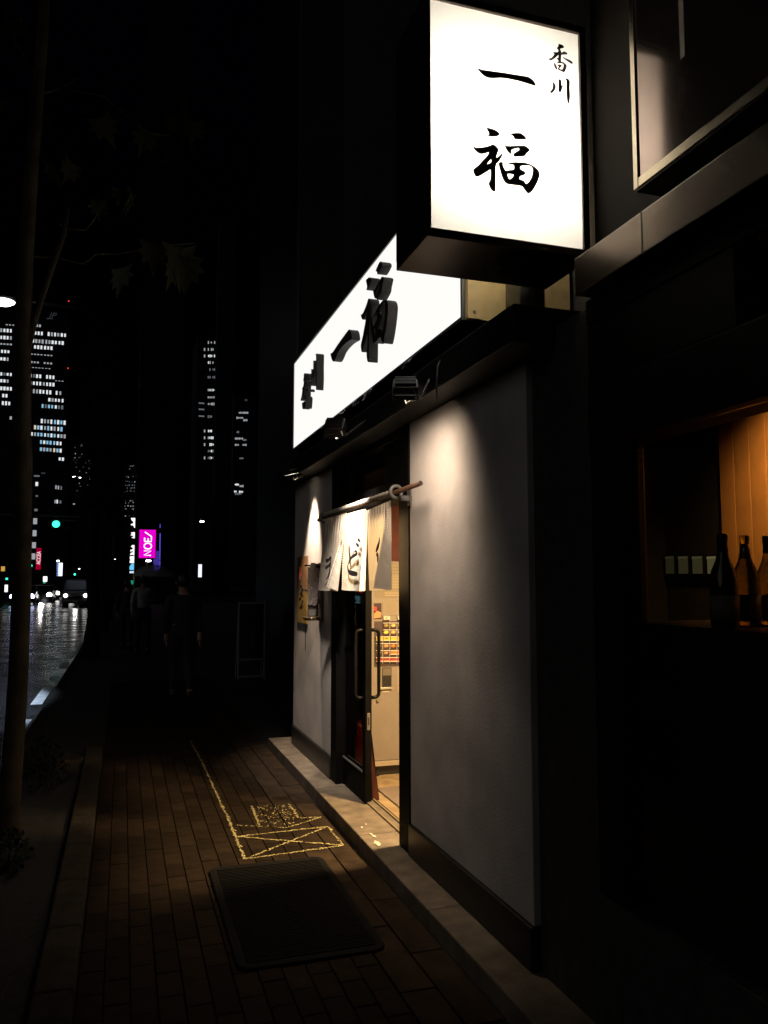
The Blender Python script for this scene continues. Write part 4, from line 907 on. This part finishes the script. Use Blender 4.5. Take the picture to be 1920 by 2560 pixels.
person(.10, 20.6, 1.62, R(-4), NAVY, NAVY, "person in dark clothes left of the pale shirt, farther along the pavement")
person(.80, 11.5, 1.68, R(0), NAVY, NAVY, "nearest person, a black silhouette walking away on the pavement", bag=False)
um = thing("umbrella", "clear vinyl umbrella held over the person in the pale shirt", "umbrella", grip)
tip = grip+Vector((.04, .02, .72)); vin = bpy.data.materials.new("clear_vinyl"); vin.use_nodes = True
n, l = nodes_of(vin); b = n["Principled BSDF"]; b.inputs["Base Color"].default_value = (.75, .75, .78, 1); b.inputs["Roughness"].default_value = .15
tr = n.new("ShaderNodeBsdfTransparent"); mx = n.new("ShaderNodeMixShader"); mx.inputs[0].default_value = .5; l.new(b.outputs[0], mx.inputs[1]); l.new(tr.outputs[0], mx.inputs[2]); l.new(mx.outputs[0], n["Material Output"].inputs[0])
P = []
for i in range(7):
    ph_ = i/6*1.0; P.append([(tip.x+.47*math.sin(ph_*1.45)*math.cos(k*math.pi/16)*(1-.03*i/6*abs(math.sin(k*math.pi/4))), tip.y+.47*math.sin(ph_*1.45)*math.sin(k*math.pi/16)*(1-.03*i/6*abs(math.sin(k*math.pi/4))), tip.z-.30*(1-math.cos(ph_*1.45))) for k in range(33)])
put("canopy", MB().grid(P).mesh("c", smooth=True), vin, um)
for k in range(8):
    a = k*math.pi/4; put("rib", MB().tube([(tip.x+.468*math.sin(i/6*1.45)*math.cos(a), tip.y+.468*math.sin(i/6*1.45)*math.sin(a), tip.z-.302*(1-math.cos(i/6*1.45))) for i in range(7)], .003, 5), GREYPAINT, um)
put("shaft", MB().tube([grip+Vector((-.01, 0, -.12)), tip+Vector((0, 0, .05))], .006, 8), BLACK, um)
put("crook_handle", MB().tube([grip+Vector((-.01, 0, -.12)), grip+Vector((-.01, .01, -.17)), grip+Vector((-.01, .05, -.19)), grip+Vector((-.01, .08, -.16))], .011, 8), BLACK, um)

# ------------------------------------------------------------------ pavement sign stand
ab = thing("sign_stand", "grey framed standing menu board at the right of the pavement beyond the shop", "sign board", (2.05, 13.45, 0))
FG = mat("grey_frame", (.30, .30, .29), .6)
for x in (1.84, 2.27): put("post", MB().box(x-.012, x+.012, 13.42, 13.46, 0, 1.28).mesh("p", bevel=.004), FG, ab)
for z in (.045, .32, 1.25): put("cross_bar", MB().box(1.861, 2.249, 13.425, 13.455, z-.018, z+.018).mesh("p", bevel=.003), FG, ab)
brd = put("board", MB().box(1.865, 2.245, 13.433, 13.447, .34, 1.23), mat("board_dark", (.02, .022, .026), .4), ab)
for k in range(7): put("faded_mark", MB().box(2.02+random.uniform(-.03, .02), 2.09+random.uniform(-.02, .03), 13.4305, 13.4325, .46+k*.1, .53+k*.1), mat("board_mark", (.06, .065, .07), .6), brd)
for x in (1.84, 2.27): put("rear_leg", MB().tube([(x, 13.46, 1.2), (x, 13.75, 0.0)], .012, 6), FG, ab)
# ------------------------------------------------------------------ buildings along and behind the street
WINU = MB().box(-.5, .5, -.5, 0, -.5, .5).mesh("window"); 
def winmesh(m):
    me = WINU.copy(); me.materials.clear(); me.materials.append(m); return me
WM = {k: winmesh(emis("lit_window_"+k, c, s)) for k, c, s in (("white", (.92, .96, 1), .85), ("dim", (.75, .85, .95), .16), ("blue", (.35, .72, 1), .7), ("warm", (1, .8, .6), .75), ("grey", (.85, .90, .95), .38), ("faint", (.7, .85, .9), .05))}
def tower(name, u0, u1, vtop, Y, depth, label, m=NIGHTWALL, x0=None, x1=None):
    a = onY(u0, vtop, Y); c = onY(u1, vtop, Y); xa = a.x if x0 is None else x0; xb = c.x if x1 is None else x1
    t = thing(name, label, "building", ((xa+xb)/2, Y+depth/2, -.12)); w = abs(xb-xa)
    put("wall", MB().box(xa, xb, Y, Y+depth, -.12, a.z), m, t)
    put("parapet", MB().box(xa-.02*w, xb+.02*w, Y-.01*w, Y+depth+.01*w, a.z, a.z+.02*w), m, t)
    t["Y"] = Y; t["top"] = a.z; return t
def win(t, u, v, wu, hv, k, Y=None):
    Y = (t["Y"] if Y is None else Y)-.01; a = onY(u-wu/2, v-hv/2, Y); c = onY(u+wu/2, v+hv/2, Y)
    inst("window", WM[k], ((a.x+c.x)/2, Y, (a.z+c.z)/2), t, (abs(c.x-a.x), .25, abs(a.z-c.z)))
# the tall office tower across the road
jp = tower("office_tower", -70, 176, 762, 440, 40, "tall office tower at far left with many rows of lit windows")
JS = .1988
def jrow(y, x0, x1, h, part):
    x = x0+16; k = 0
    while x < x1:
        tilt = (x-430)*.075 if part else (x-90)*.06
        u, v = x*JS, 740+(y+tilt-(15 if part else 0))*JS
        r_ = random.random(); kind = "white"
        if y > 1350 and r_ < .3: kind = "blue"
        elif y > 1350 and r_ < .4: kind = "warm"
        elif r_ > .93: kind = "dim"
        elif r_ > .75: kind = "grey"
        if h < 30: kind = "grey"
        if random.random() < .94: win(jp, u, v, 24*JS*random.uniform(.8, 1.05), h*JS*random.uniform(.8, 1), kind)
        k += 1; x += 40+(6 if k % 4 == 0 else 0)
for q in ((385, 445, 540, 35), (480, 430, 820, 50), (580, 400, 815, 52), (655, 385, 690, 48), (748, 385, 650, 16), (848, 380, 650, 25), (915, 400, 660, 10), (1020, 370, 680, 48), (1060, 690, 800, 10), (1112, 370, 680, 48), (1212, 410, 790, 55), (1305, 605, 820, 45), (1390, 520, 820, 50), (1580, 510, 820, 58), (1665, 385, 780, 58), (1752, 385, 820, 50), (1845, 500, 800, 52), (1935, 500, 800, 50), (2040, 735, 800, 45)): jrow(*q, True)
for q in ((362, 70, 180, 15), (435, 0, 175, 48), (525, 0, 165, 50), (607, 0, 160, 22), (700, 10, 110, 40), (795, 0, 120, 45), (985, 0, 150, 40), (1070, 0, 110, 45), (1165, 0, 140, 50), (1255, 25, 95, 50), (1350, 20, 135, 52)): jrow(*q, False)
lg = text2d("JP", .35, .02, .0); c_ = onY(130, 789, 439.5); put("roof_logo", remap(lg, lambda c: Vector((c_.x+c.x*4.2, 439.4+c.z, c_.z+c.y*4.2))), emis("logo_grey", (.8, .9, 1), .03), jp)
put("logo_underline", MB().box(c_.x-2.6, c_.x+.6, 439.2, 439.5, c_.z-1.9, c_.z-1.6), emis("logo_grey", (.8, .9, 1), .03), jp)
for (u, v) in ((172, 754), (170, 922)):
    p = onY(u, v, 439.2); put("beacon", MB().lathe([(.1, 0), (.35, .15), (.35, .5), (.1, .65)], p, 8), emis("red_beacon", (1, .06, .05), 1.1), jp)
# towers on the right-hand side in the distance
t2 = tower("office_tower", 494, 549, 842, 400, 30, "distant tower with a narrow column of lit windows right of the street")
for y, ks in ((405, "gg"), (450, "gwg"), (492, "www"), (535, "wg"), (580, "d"), (630, "dd"), (713, "gw"), (760, "gg"), (803, "gg"), (885, "d"), (978, "wwww"), (1022, "gwww"), (1066, "dwww"), (1108, "dgw"), (1152, "dgw")):
    for j in range(7):
        if random.random() < .75: win(t2, (1350+j*10)*.386+random.uniform(-.5, .5), 700+y*.386, 2.4, random.uniform(3, 7), {"w": "white", "g": "grey", "d": "dim"}[ks[j % len(ks)]])
    if y in (450, 492, 978, 1022, 1066, 1152, 1195): win(t2, 1325*.386, 700+y*.386, 3, 7, "grey")
for y in (798, 838, 882): win(t2, 1305*.386, 700+y*.386, 14, 4, "dim")
t3 = tower("office_tower", 585, 640, 985, 330, 30, "lower distant tower with pale windows at the right building's edge")
for y, x0, x1, k in ((778, 1590, 1605, "faint"), (860, 1550, 1605, "grey"), (893, 1535, 1575, "grey"), (908, 1580, 1605, "grey"), (985, 1535, 1550, "dim"), (1027, 1525, 1575, "grey"), (1036, 1575, 1600, "dim"), (1068, 1525, 1550, "grey"), (1068, 1575, 1600, "grey"), (1155, 1555, 1580, "dim"), (1325, 1525, 1550, "white"), (1335, 1555, 1575, "grey"), (1370, 1520, 1535, "white"), (1372, 1552, 1572, "white"), (1385, 1525, 1570, "dim")):
    x = x0
    while x < x1: win(t3, x*.386, 700+y*.386, 2.6, random.uniform(3, 6), k); x += 9
t4 = tower("office_building", 305, 346, 1160, 260, 30, "distant building with faint specks of window light above the white vertical sign")
for k in range(70): win(t4, random.uniform(311, 341), random.choice((1165, 1172, 1192, 1204, 1213, 1220, 1228, 1252, 1257, 1265, 1272, 1290))+random.uniform(-1, 1), random.uniform(1.2, 2.6), random.uniform(1.2, 2.6), random.choice(("dim", "dim", "grey", "faint")))
t5 = tower("office_building", 176, 228, 1095, 300, 30, "low distant building with scattered tiny lights right of the office tower")
for k in range(46): win(t5, random.uniform(184, 227), random.uniform(1100, 1230), random.uniform(1, 2.5), random.uniform(1, 2.4), random.choice(("dim", "dim", "grey", "faint")))
t6 = tower("office_building", -60, 172, 1165, 190, 25, "dark mid-rise building below the office tower across the road")
for (u, v, w, h, k) in ((92, 1210, 6, 10, "white"), (92, 1190, 14, 4, "dim"), (108, 1183, 10, 3, "faint"), (140, 1218, 3, 9, "grey"), (146, 1219, 3, 9, "grey"), (153, 1220, 3, 9, "dim"), (138, 1254, 2.5, 8, "grey"), (143, 1254, 3, 9, "white"), (151, 1255, 4, 7, "dim"), (78, 1250, 5, 4, "dim"), (92, 1240, 5, 4, "dim"), (90, 1275, 8, 6, "dim"), (185, 1260, 5, 3, "grey"), (27, 1045, 5, 8, "grey")): win(t6, u, v, w, h, k)
for k, v in enumerate((1303, 1333, 1363, 1391)): win(t6, 88-k*1.5, v, 9, 15, "grey")
# dark blocks lining both sides
GLZ = mat("dark_curtain_wall", (.006, .0065, .008), .5, spec=.2, noise=.2, nscale=.4)
tower("office_block", 0, 0, -2600, 8.2, 7.2, "dark office block directly beyond the noodle shop", GLZ, 2.42, 16)
tower("office_block", 548, 588, 560, 120, 2, "slim black tower between the two lit distant towers", NIGHTWALL)
tower("office_block", 400, 494, -900, 62, 6, "dark glazed tower rising out of frame beyond the pedestrians", GLZ)
tower("office_block", 343, 402, 1180, 100, 30, "dark block behind the magenta sign", NIGHTWALL)
tower("office_block", 0, 0, 1050, 60, 60, "dark block across the road behind the traffic signal", NIGHTWALL, -50, -18)
tower("office_block", 228, 300, 1010, 420, 20, "dark distant block closing the end of the street", NIGHTWALL)

# ------------------------------------------------------------------ lit signs far down the street
WHT = emis("sign_white", (1, .97, 1), 1.3); MAG = emis("sign_magenta", (.80, .0, .62), 1.0)
YA = 59.0
ae = thing("vertical_sign", "glowing magenta vertical shop sign with white letters above the pavement", "sign", onY(368, 1396, YA))
a, c = onY(349, 1324, YA), onY(388, 1395, YA)
put("sign_case", MB().box(a.x-.05, c.x+.05, YA+.002, YA+.35, c.z-.05, a.z+.05).mesh("c", bevel=.02), BLACK, ae)
put("lit_face", MB().box(a.x, c.x, YA-.03, YA, c.z, a.z), MAG, ae)
cx_, cz_ = (a.x+c.x)/2, (a.z+c.z)/2; hh = (a.z-c.z)
def stroke(pts, w):
    """thick line on the sign, reading top to bottom (letters lie on their side)"""
    mb = MB(); P = [Vector((cx_+x*hh, YA-.04, cz_+z*hh)) for x, z in pts]
    mb.tube(P, w*hh, 6); return mb
for nm, sts in (("A", [[(-.10, .42), (.13, .26), (.13, .17)]]), ("E", [[(.13, .25), (.13, .08), (-.10, .08)], [(-.10, .22), (-.10, .08)], [(.02, .20), (.02, .08)]]),
                ("O", [[(.015+.125*math.cos(q), -.08+.105*math.sin(q)) for q in [k*2*math.pi/20 for k in range(21)]]]), ("N", [[(-.115, -.25), (.13, -.25), (-.115, -.41), (.13, -.41)]])):
    mb = MB()
    for s_ in sts:
        P = [Vector((cx_+x*hh, YA-.045, cz_+z*hh)) for x, z in s_]; mb.tube(P, .024*hh, 6)
    put("sign_letter", mb, WHT, ae, "white letter " + nm + " turned on its side")
put("hanger", MB().box(cx_-.04, cx_+.04, YA+.05, YA+.12, c.z-.9, c.z-.051), DARKMETAL, ae)
YK = 92.0
wk = thing("vertical_sign", "white illuminated vertical lettering left of the magenta sign", "sign", onY(331, 1415, YK))
KM = 240/1397
shapes = [[(275, 88), (350, 88), (350, 140), (330, 150), (350, 175), (345, 238), (320, 225), (315, 200), (275, 190), (275, 178), (310, 165), (312, 140), (290, 125)],
          [(275, 300), (345, 292), (348, 310), (330, 325), (345, 340), (342, 385), (300, 380), (285, 370), (310, 362), (312, 345), (270, 340), (290, 320)],
          [(290, 485), (320, 480), (342, 490), (340, 545), (330, 560), (340, 590), (335, 640), (300, 620), (262, 625), (275, 595), (300, 590), (305, 560), (268, 580), (270, 545), (295, 550), (305, 520), (275, 505)],
          [(262, 645), (335, 640), (335, 738), (258, 742), (258, 715), (272, 700), (260, 680)]]
for q in shapes:
    P = [onY(280+x*KM, 1280+y*KM, YK) for x, y in q]; put("sign_letter", MB().prism(P, (0, -.1, 0)), WHT, wk)
P = [onY(280+x*KM, 1280+y*KM, YK) for x, y in ((255, 795), (290, 745), (355, 745), (352, 845), (255, 842))]; put("blue_panel", MB().prism(P, (0, -.1, 0)), emis("sign_cyan", (.15, .62, 1), .95), wk)
P = [onY(280+x*KM, 1280+y*KM, YK) for x, y in ((255, 862), (352, 858), (352, 890), (255, 890))]; put("white_panel", MB().prism(P, (0, -.1, 0)), emis("sign_pale", (.75, .85, 1), .9), wk)
put("mast", MB().box(onY(340, 1400, YK).x, onY(343, 1400, YK).x, YK+.01, YK+.3, 0, onY(340, 1293, YK).z), BLACK, wk)
def panel(name, u0, u1, v0, v1, Y, m, label, cat="sign", d=.25, post=True):
    a, c = onY(u0, v0, Y), onY(u1, v1, Y); t = thing(name, label, cat, ((a.x+c.x)/2, Y, c.z))
    put("sign_case", MB().box(a.x-.03, c.x+.03, Y+.002, Y+d, c.z-.03, a.z+.03), BLACK, t); put("lit_face", MB().box(a.x, c.x, Y-.03, Y, c.z, a.z), m, t); return t, a, c
panel("shop_sign", 384, 397, 1377, 1426, 60.5, emis("violet_panel", (.05, .035, .30), .8), "dull violet lit shop front panel behind the magenta sign")
for k, (v0, v1) in enumerate(((1310, 1320), (1333, 1371), (1371, 1400), (1402, 1422))):
    panel("neon_tube", 399.6-k*.3, 401-k*.3, v0, v1, 60, emis("violet_neon", (.13, .10, .9), .8), "thin violet neon line right of the magenta sign, %s piece" % ("top", "second", "third", "bottom")[k], "neon light", .06)
t, a, c = panel("vertical_sign", 91.5, 101.5, 1370, 1424, 88, emis("sign_red", (.35, .0, .02), .9), "narrow red vertical sign with white letters across the road")
tx = text2d("ACCEA", 0, .01, .012); xs = [v.co.x for v in tx.vertices]; w_ = max(xs)-min(xs); L_ = (a.z-c.z)*.62; k_ = L_/w_; cm = ((a.x+c.x)/2, (a.z+c.z)/2)
put("sign_letters", remap(tx, lambda q: Vector((cm[0]-q.y*k_*1.3+.02, 88-.045+q.z*.1, cm[1]+(a.z-c.z)*.04+q.x*k_))), emis("pink_white", (1, .78, .85), 1), t)
t, a, c = panel("vertical_sign", 147, 155.5, 1407, 1440, 118, emis("sign_bluewhite", (.85, .92, 1), 1.6), "bluish white vertical sign beyond the cars")
for k in range(6):
    p = onY(144.5, 1408+k*6, 118); put("side_letter", MB().box(p.x-.12, p.x+.1, 117.9, 117.97, p.z-.12, p.z+.12), emis("sign_blue_letter", (.3, .45, 1), .7), t)
panel("shop_sign", 108, 118, 1441, 1454, 110, emis("panel_white", (1, 1, .98), 1.4), "small bright white sign above the headlights")
panel("shop_sign", 108, 114, 1455, 1458, 111, emis("panel_green", (.05, .7, .5), .8), "small green lit strip under the bright white sign")
t, a, c = panel("shop_sign", 12, 19, 1462, 1480, 60, emis("panel_white", (1, 1, .98), 1.4), "white oval lit sign at the far left of the road")
panel("tube_light", 496, 504, 1411, 1443, 40, emis("tube_bluewhite", (.82, .86, 1), 1.3), "short white upright light tube near the right-hand buildings", "light", .08)
panel("shop_sign", 3, 12, 1416, 1428, 66, emis("sign_amber", (1, .55, .1), .6), "small amber sign at the far left edge")
t, a, c = panel("shop_sign", 334, 352, 1434, 1449, 76, emis("amber_glow", (1, .55, .1), .35), "amber lit shop sign seen through the clear umbrella")
panel("shop_sign", 318, 338, 1451, 1461, 74, emis("green_glow", (.02, .5, .3), .45), "green lit shop sign left of the clear umbrella")

# ------------------------------------------------------------------ street lamps
LENS = emis("street_lens", (.88, .90, 1), 7)
for k, (u, v, hgt, pw, lab) in enumerate(((6, 755, 9, 13000, "nearest street lamp, its white head at the left edge of the picture"), (193, 1193, 9, 60, "second street lamp with white head over the road"), (255, 1338, 9, 0, "third street lamp, small white head down the street"), (287, 1398, 9, 0, "fourth and farthest street lamp above the road"))):
    p = onZ(u, v, hgt); t = thing("street_lamp", lab, "street lamp", (-.72, p.y, .0), "street lamps along the kerb")
    put("pole", MB().tube([(-.72, p.y, 0), (-.72, p.y, 4), (-.72, p.y, 8.3)], [.09, .075, .06], 12).mesh("p", smooth=True), DARKMETAL, t)
    put("base_cover", MB().lathe([(.15, 0), (.15, .35), (.1, .42)], (-.72, p.y, 0), 12), DARKMETAL, t)
    put("arm", MB().tube([(-.72, p.y, 8.3), (-.9, p.y, 8.8), (-1.4, p.y, 9.05), (p.x+.3, p.y, 9.08)], [.05, .045, .04, .04], 10).mesh("a", smooth=True), DARKMETAL, t)
    hd = MB().box(p.x-.42, p.x+.42, p.y-.16, p.y+.16, 9.02, 9.14).mesh("h", bevel=.04); put("head", hd, DARKMETAL, t)
    put("lens", MB().lathe([(.02, -.10), (.2, -.08), (.30, -.02), (.31, .0)], (0, 0, 0), 16).mesh("l", smooth=True), LENS, t).location = Vector((p.x, p.y, 8.92))-Vector(t.location)
    if pw: lamp("street_light", 'SPOT', (p.x, p.y, 8.90), t, pw, (.62, .78, 1), (-3.12, p.y-10.0, -.12) if k == 0 else (p.x-1, p.y-3, 0), size=.15, spot=R(19 if k == 0 else 80), blend=.15)
for k, (u, v, Y) in enumerate(((505, 1304, 70), (371, 1402, 58), (145, 1402, 110), (198, 1422, 170))):
    p = onY(u, v, Y); t = thing("wall_lamp", ("white wall lamp high beside the dark glazed tower", "small white lamp under the magenta sign", "small white lamp above the bluish sign", "small white lamp above the van")[k], "lamp", (p.x, Y, p.z))
    put("lens", MB().lathe([(.02, -.08), (.16, -.05), (.2, 0), (.16, .05), (.03, .08)], p, 12).mesh("l", smooth=True), LENS, t)
    put("bracket", MB().tube([(p.x, Y, p.z+.08), (p.x, Y+.2, p.z+.3), (p.x, Y+2.0, p.z+.3)], .03, 6), DARKMETAL, t)

# ------------------------------------------------------------------ traffic signals
GRN = emis("signal_green", (.05, 1, .62), 2.2)
def signal(u, v, Y, s, label, arm=True, vis=True):
    p = onY(u, v, Y); t = thing("traffic_signal", label, "traffic signal", (p.x-3.2 if arm else p.x, Y, -.1), "traffic signals along the road")
    put("housing", MB().box(p.x-.24*s, p.x+1.02*s, Y, Y+.16, p.z-.23*s, p.z+.23*s).mesh("h", bevel=.05*s), mat("signal_case", (.20, .22, .22), .5), t)
    for j in range(3):
        x = p.x+.39*s*j
        put("signal_lens", MB().tube([(x, Y-.002, p.z), (x, Y-.03, p.z)], [.18*s, .16*s], 18), GRN if j == 0 else mat("signal_dark", (.03, .02, .015), .3), t)
        vz = MB(); P = [[(x+.165*s*math.cos(R(a)), Y-.02-.2*s*i, p.z+.165*s*math.sin(R(a))) for a in range(10, 171, 20)] for i in range(2)]; put("visor", vz.grid(P), mat("signal_case", (.05, .055, .055)), t)
    if arm:
        put("arm", MB().tube([(p.x+1.1*s, Y+.1, p.z+.38*s), (p.x-3.2, Y+.1, p.z+.42*s)], .045, 8), mat("galvanised", (.4, .42, .42), .4, metal=.3), t)
        put("pole", MB().tube([(p.x-3.2, Y+.1, -.1), (p.x-3.2, Y+.1, p.z+.8)], .1, 10), DARKMETAL, t)
    else: put("pole", MB().tube([(p.x+1.1*s, Y+.1, -.1), (p.x+1.1*s, Y+.1, p.z+.3)], .07, 8), DARKMETAL, t)
signal(140, 1310, 50, 1.15, "green traffic signal with horizontal three-lens box over the road, nearest and largest")
signal(77, 1414, 95, .9, "green traffic signal left of the red vertical sign", False)
signal(187, 1436, 150, 1.0, "small green traffic signal above the van", False)
signal(17, 1447, 80, .55, "small green traffic signal at the far left", False)

# ------------------------------------------------------------------ cars coming toward us
TYRE = mat("tyre_rubber", (.015, .015, .015), .8); RIMM = mat("wheel_rim", (.35, .35, .36), .3, metal=.9); CARGL = mat("car_glass", (.012, .013, .015), .08, spec=.8)
def car(x, y, paint, label, van=False, hl=(1, .97, .92), hs=14, pw=120, cat="car"):
    t = thing("van" if van else "car", label, cat, (x, y, -.12), "vehicles waiting at the crossing")
    hk = 1.0 if van else 1.7; w, L_, H = (.85, 4.5, 1.9) if van else (.87, 4.3, 1.46); z = -.12
    if van: prof = [(0, .30), (0, .72), (.10, .98), (.34, 1.08), (.95, 1.78), (1.2, H), (L_-.1, H), (L_, 1.75), (L_, .3)]
    else: prof = [(0, .30), (0, .58), (.12, .78), (1.15, .95), (1.95, 1.40), (2.3, H), (3.2, H), (3.95, 1.02), (L_, .95), (L_, .3)]
    secs = [(-w, .93), (-w*.9, 1.0), (w*.9, 1.0), (w, .93)]; mb = MB(); P = []
    for (sx, k_) in ((-w*.96, .0), (-w, .5), (-w*.88, 1.0), (w*.88, 1.0), (w, .5), (w*.96, .0)): pass
    N = len(prof)
    rows_ = []
    for sx in (-1, -.86, .86, 1):
        rows_.append([(x+sx*w*(1 if pz < 1.0 else .86), y+py+(0 if abs(sx) < .9 else .06 if py < .2 else 0), z+pz*(1 if abs(sx) < .9 or pz < .6 else .985)) for py, pz in prof+[prof[0]]])
    mb.grid(rows_); b0 = len(mb.v); mb.poly(rows_[0][:-1]); mb.poly(rows_[3][:-1])
    put("body", mb.mesh("b"), paint, t)
    ws = [(.40, 1.13), (.93, 1.70)] if van else [(1.25, 1.0), (1.92, 1.37)]
    put("windscreen", MB().prism([(x-w*.78, y+ws[0][0]-.02, z+ws[0][1]), (x+w*.78, y+ws[0][0]-.02, z+ws[0][1]), (x+w*.70, y+ws[1][0]-.02, z+ws[1][1]), (x-w*.70, y+ws[1][0]-.02, z+ws[1][1])], (0, .015, .008)), CARGL, t)
    for sx in (-1, 1):
        put("side_window", MB().prism([(x+sx*w*.87, y+(1.1 if van else 1.6), z+1.05), (x+sx*w*.87, y+3.3, z+1.05), (x+sx*w*.865, y+3.1, z+H*.9), (x+sx*w*.865, y+(1.4 if van else 2.1), z+H*.9)], (sx*.012, 0, 0)), CARGL, t)
        put("wing_mirror", MB().box(x+sx*(w+.02), x+sx*(w+.2), y+(.7 if van else 1.35), y+(.8 if van else 1.45), z+1.02, z+1.18).mesh("m", bevel=.02), paint, t)
        o = put("headlight", MB().lathe([(.02, 0), (.10*hk, .0), (.13*hk, .035), (.13*hk, .06)], (0, 0, 0), 14).mesh("h"), emis("headlight_%d_%d" % (int(hs), int(hl[2]*100)), hl, hs), t)
        o.rotation_euler = (R(-90), 0, 0); o.location = Vector((sx*w*.74, -.04, .80 if van else .62))
        for yy in (.75, L_-.8):
            wh = put("wheel", MB().tube([(x+sx*(w-.18), y+yy, z+.31), (x+sx*(w+.01), y+yy, z+.31)], .31, 18), TYRE, t)
            put("rim", MB().tube([(x+sx*(w+.011), y+yy, z+.31), (x+sx*(w+.018), y+yy, z+.31)], [.2, .18], 14), RIMM, wh)
    put("grille", MB().box(x-w*.5, x+w*.5, y-.025, y-.002, z+.60, z+.74), BLACK, t); put("bumper", MB().box(x-w*.95, x+w*.95, y-.09, y+.02, z+.28, z+.5).mesh("b", bevel=.03), paint, t)
    put("number_plate", MB().box(x-.165, x+.165, y-.10, y-.092, z+.34, z+.50), mat("plate", (.6, .6, .58), .5), t)
    lamp("headlight_beam", 'SPOT', (x, y-.15, z+.66), t, pw, hl, (x+.1, y-4.6, -.12), size=.1, spot=R(17), blend=.5)
DKC = mat("dark_car_paint", (.02, .02, .022), .25); SIL = mat("grey_car_paint", (.22, .22, .23), .3, metal=.4); WHC = mat("white_car_paint", (.5, .5, .5), .3)
car(-3.05, 58.5, SIL, "grey van with two round headlights waiting by the dark tree", True, hs=6, pw=25, cat="van")
car(-7.2, 66, DKC, "dark car with bluish headlights at the left of the queue", hl=(.55, .62, 1), hs=7, pw=25)
car(-6.6, 74, DKC, "dark car with glaring white headlights behind the bluish one", hs=7, pw=2500)
car(-5.4, 84, SIL, "grey car with headlights farther back beside the van", hs=7, pw=25)
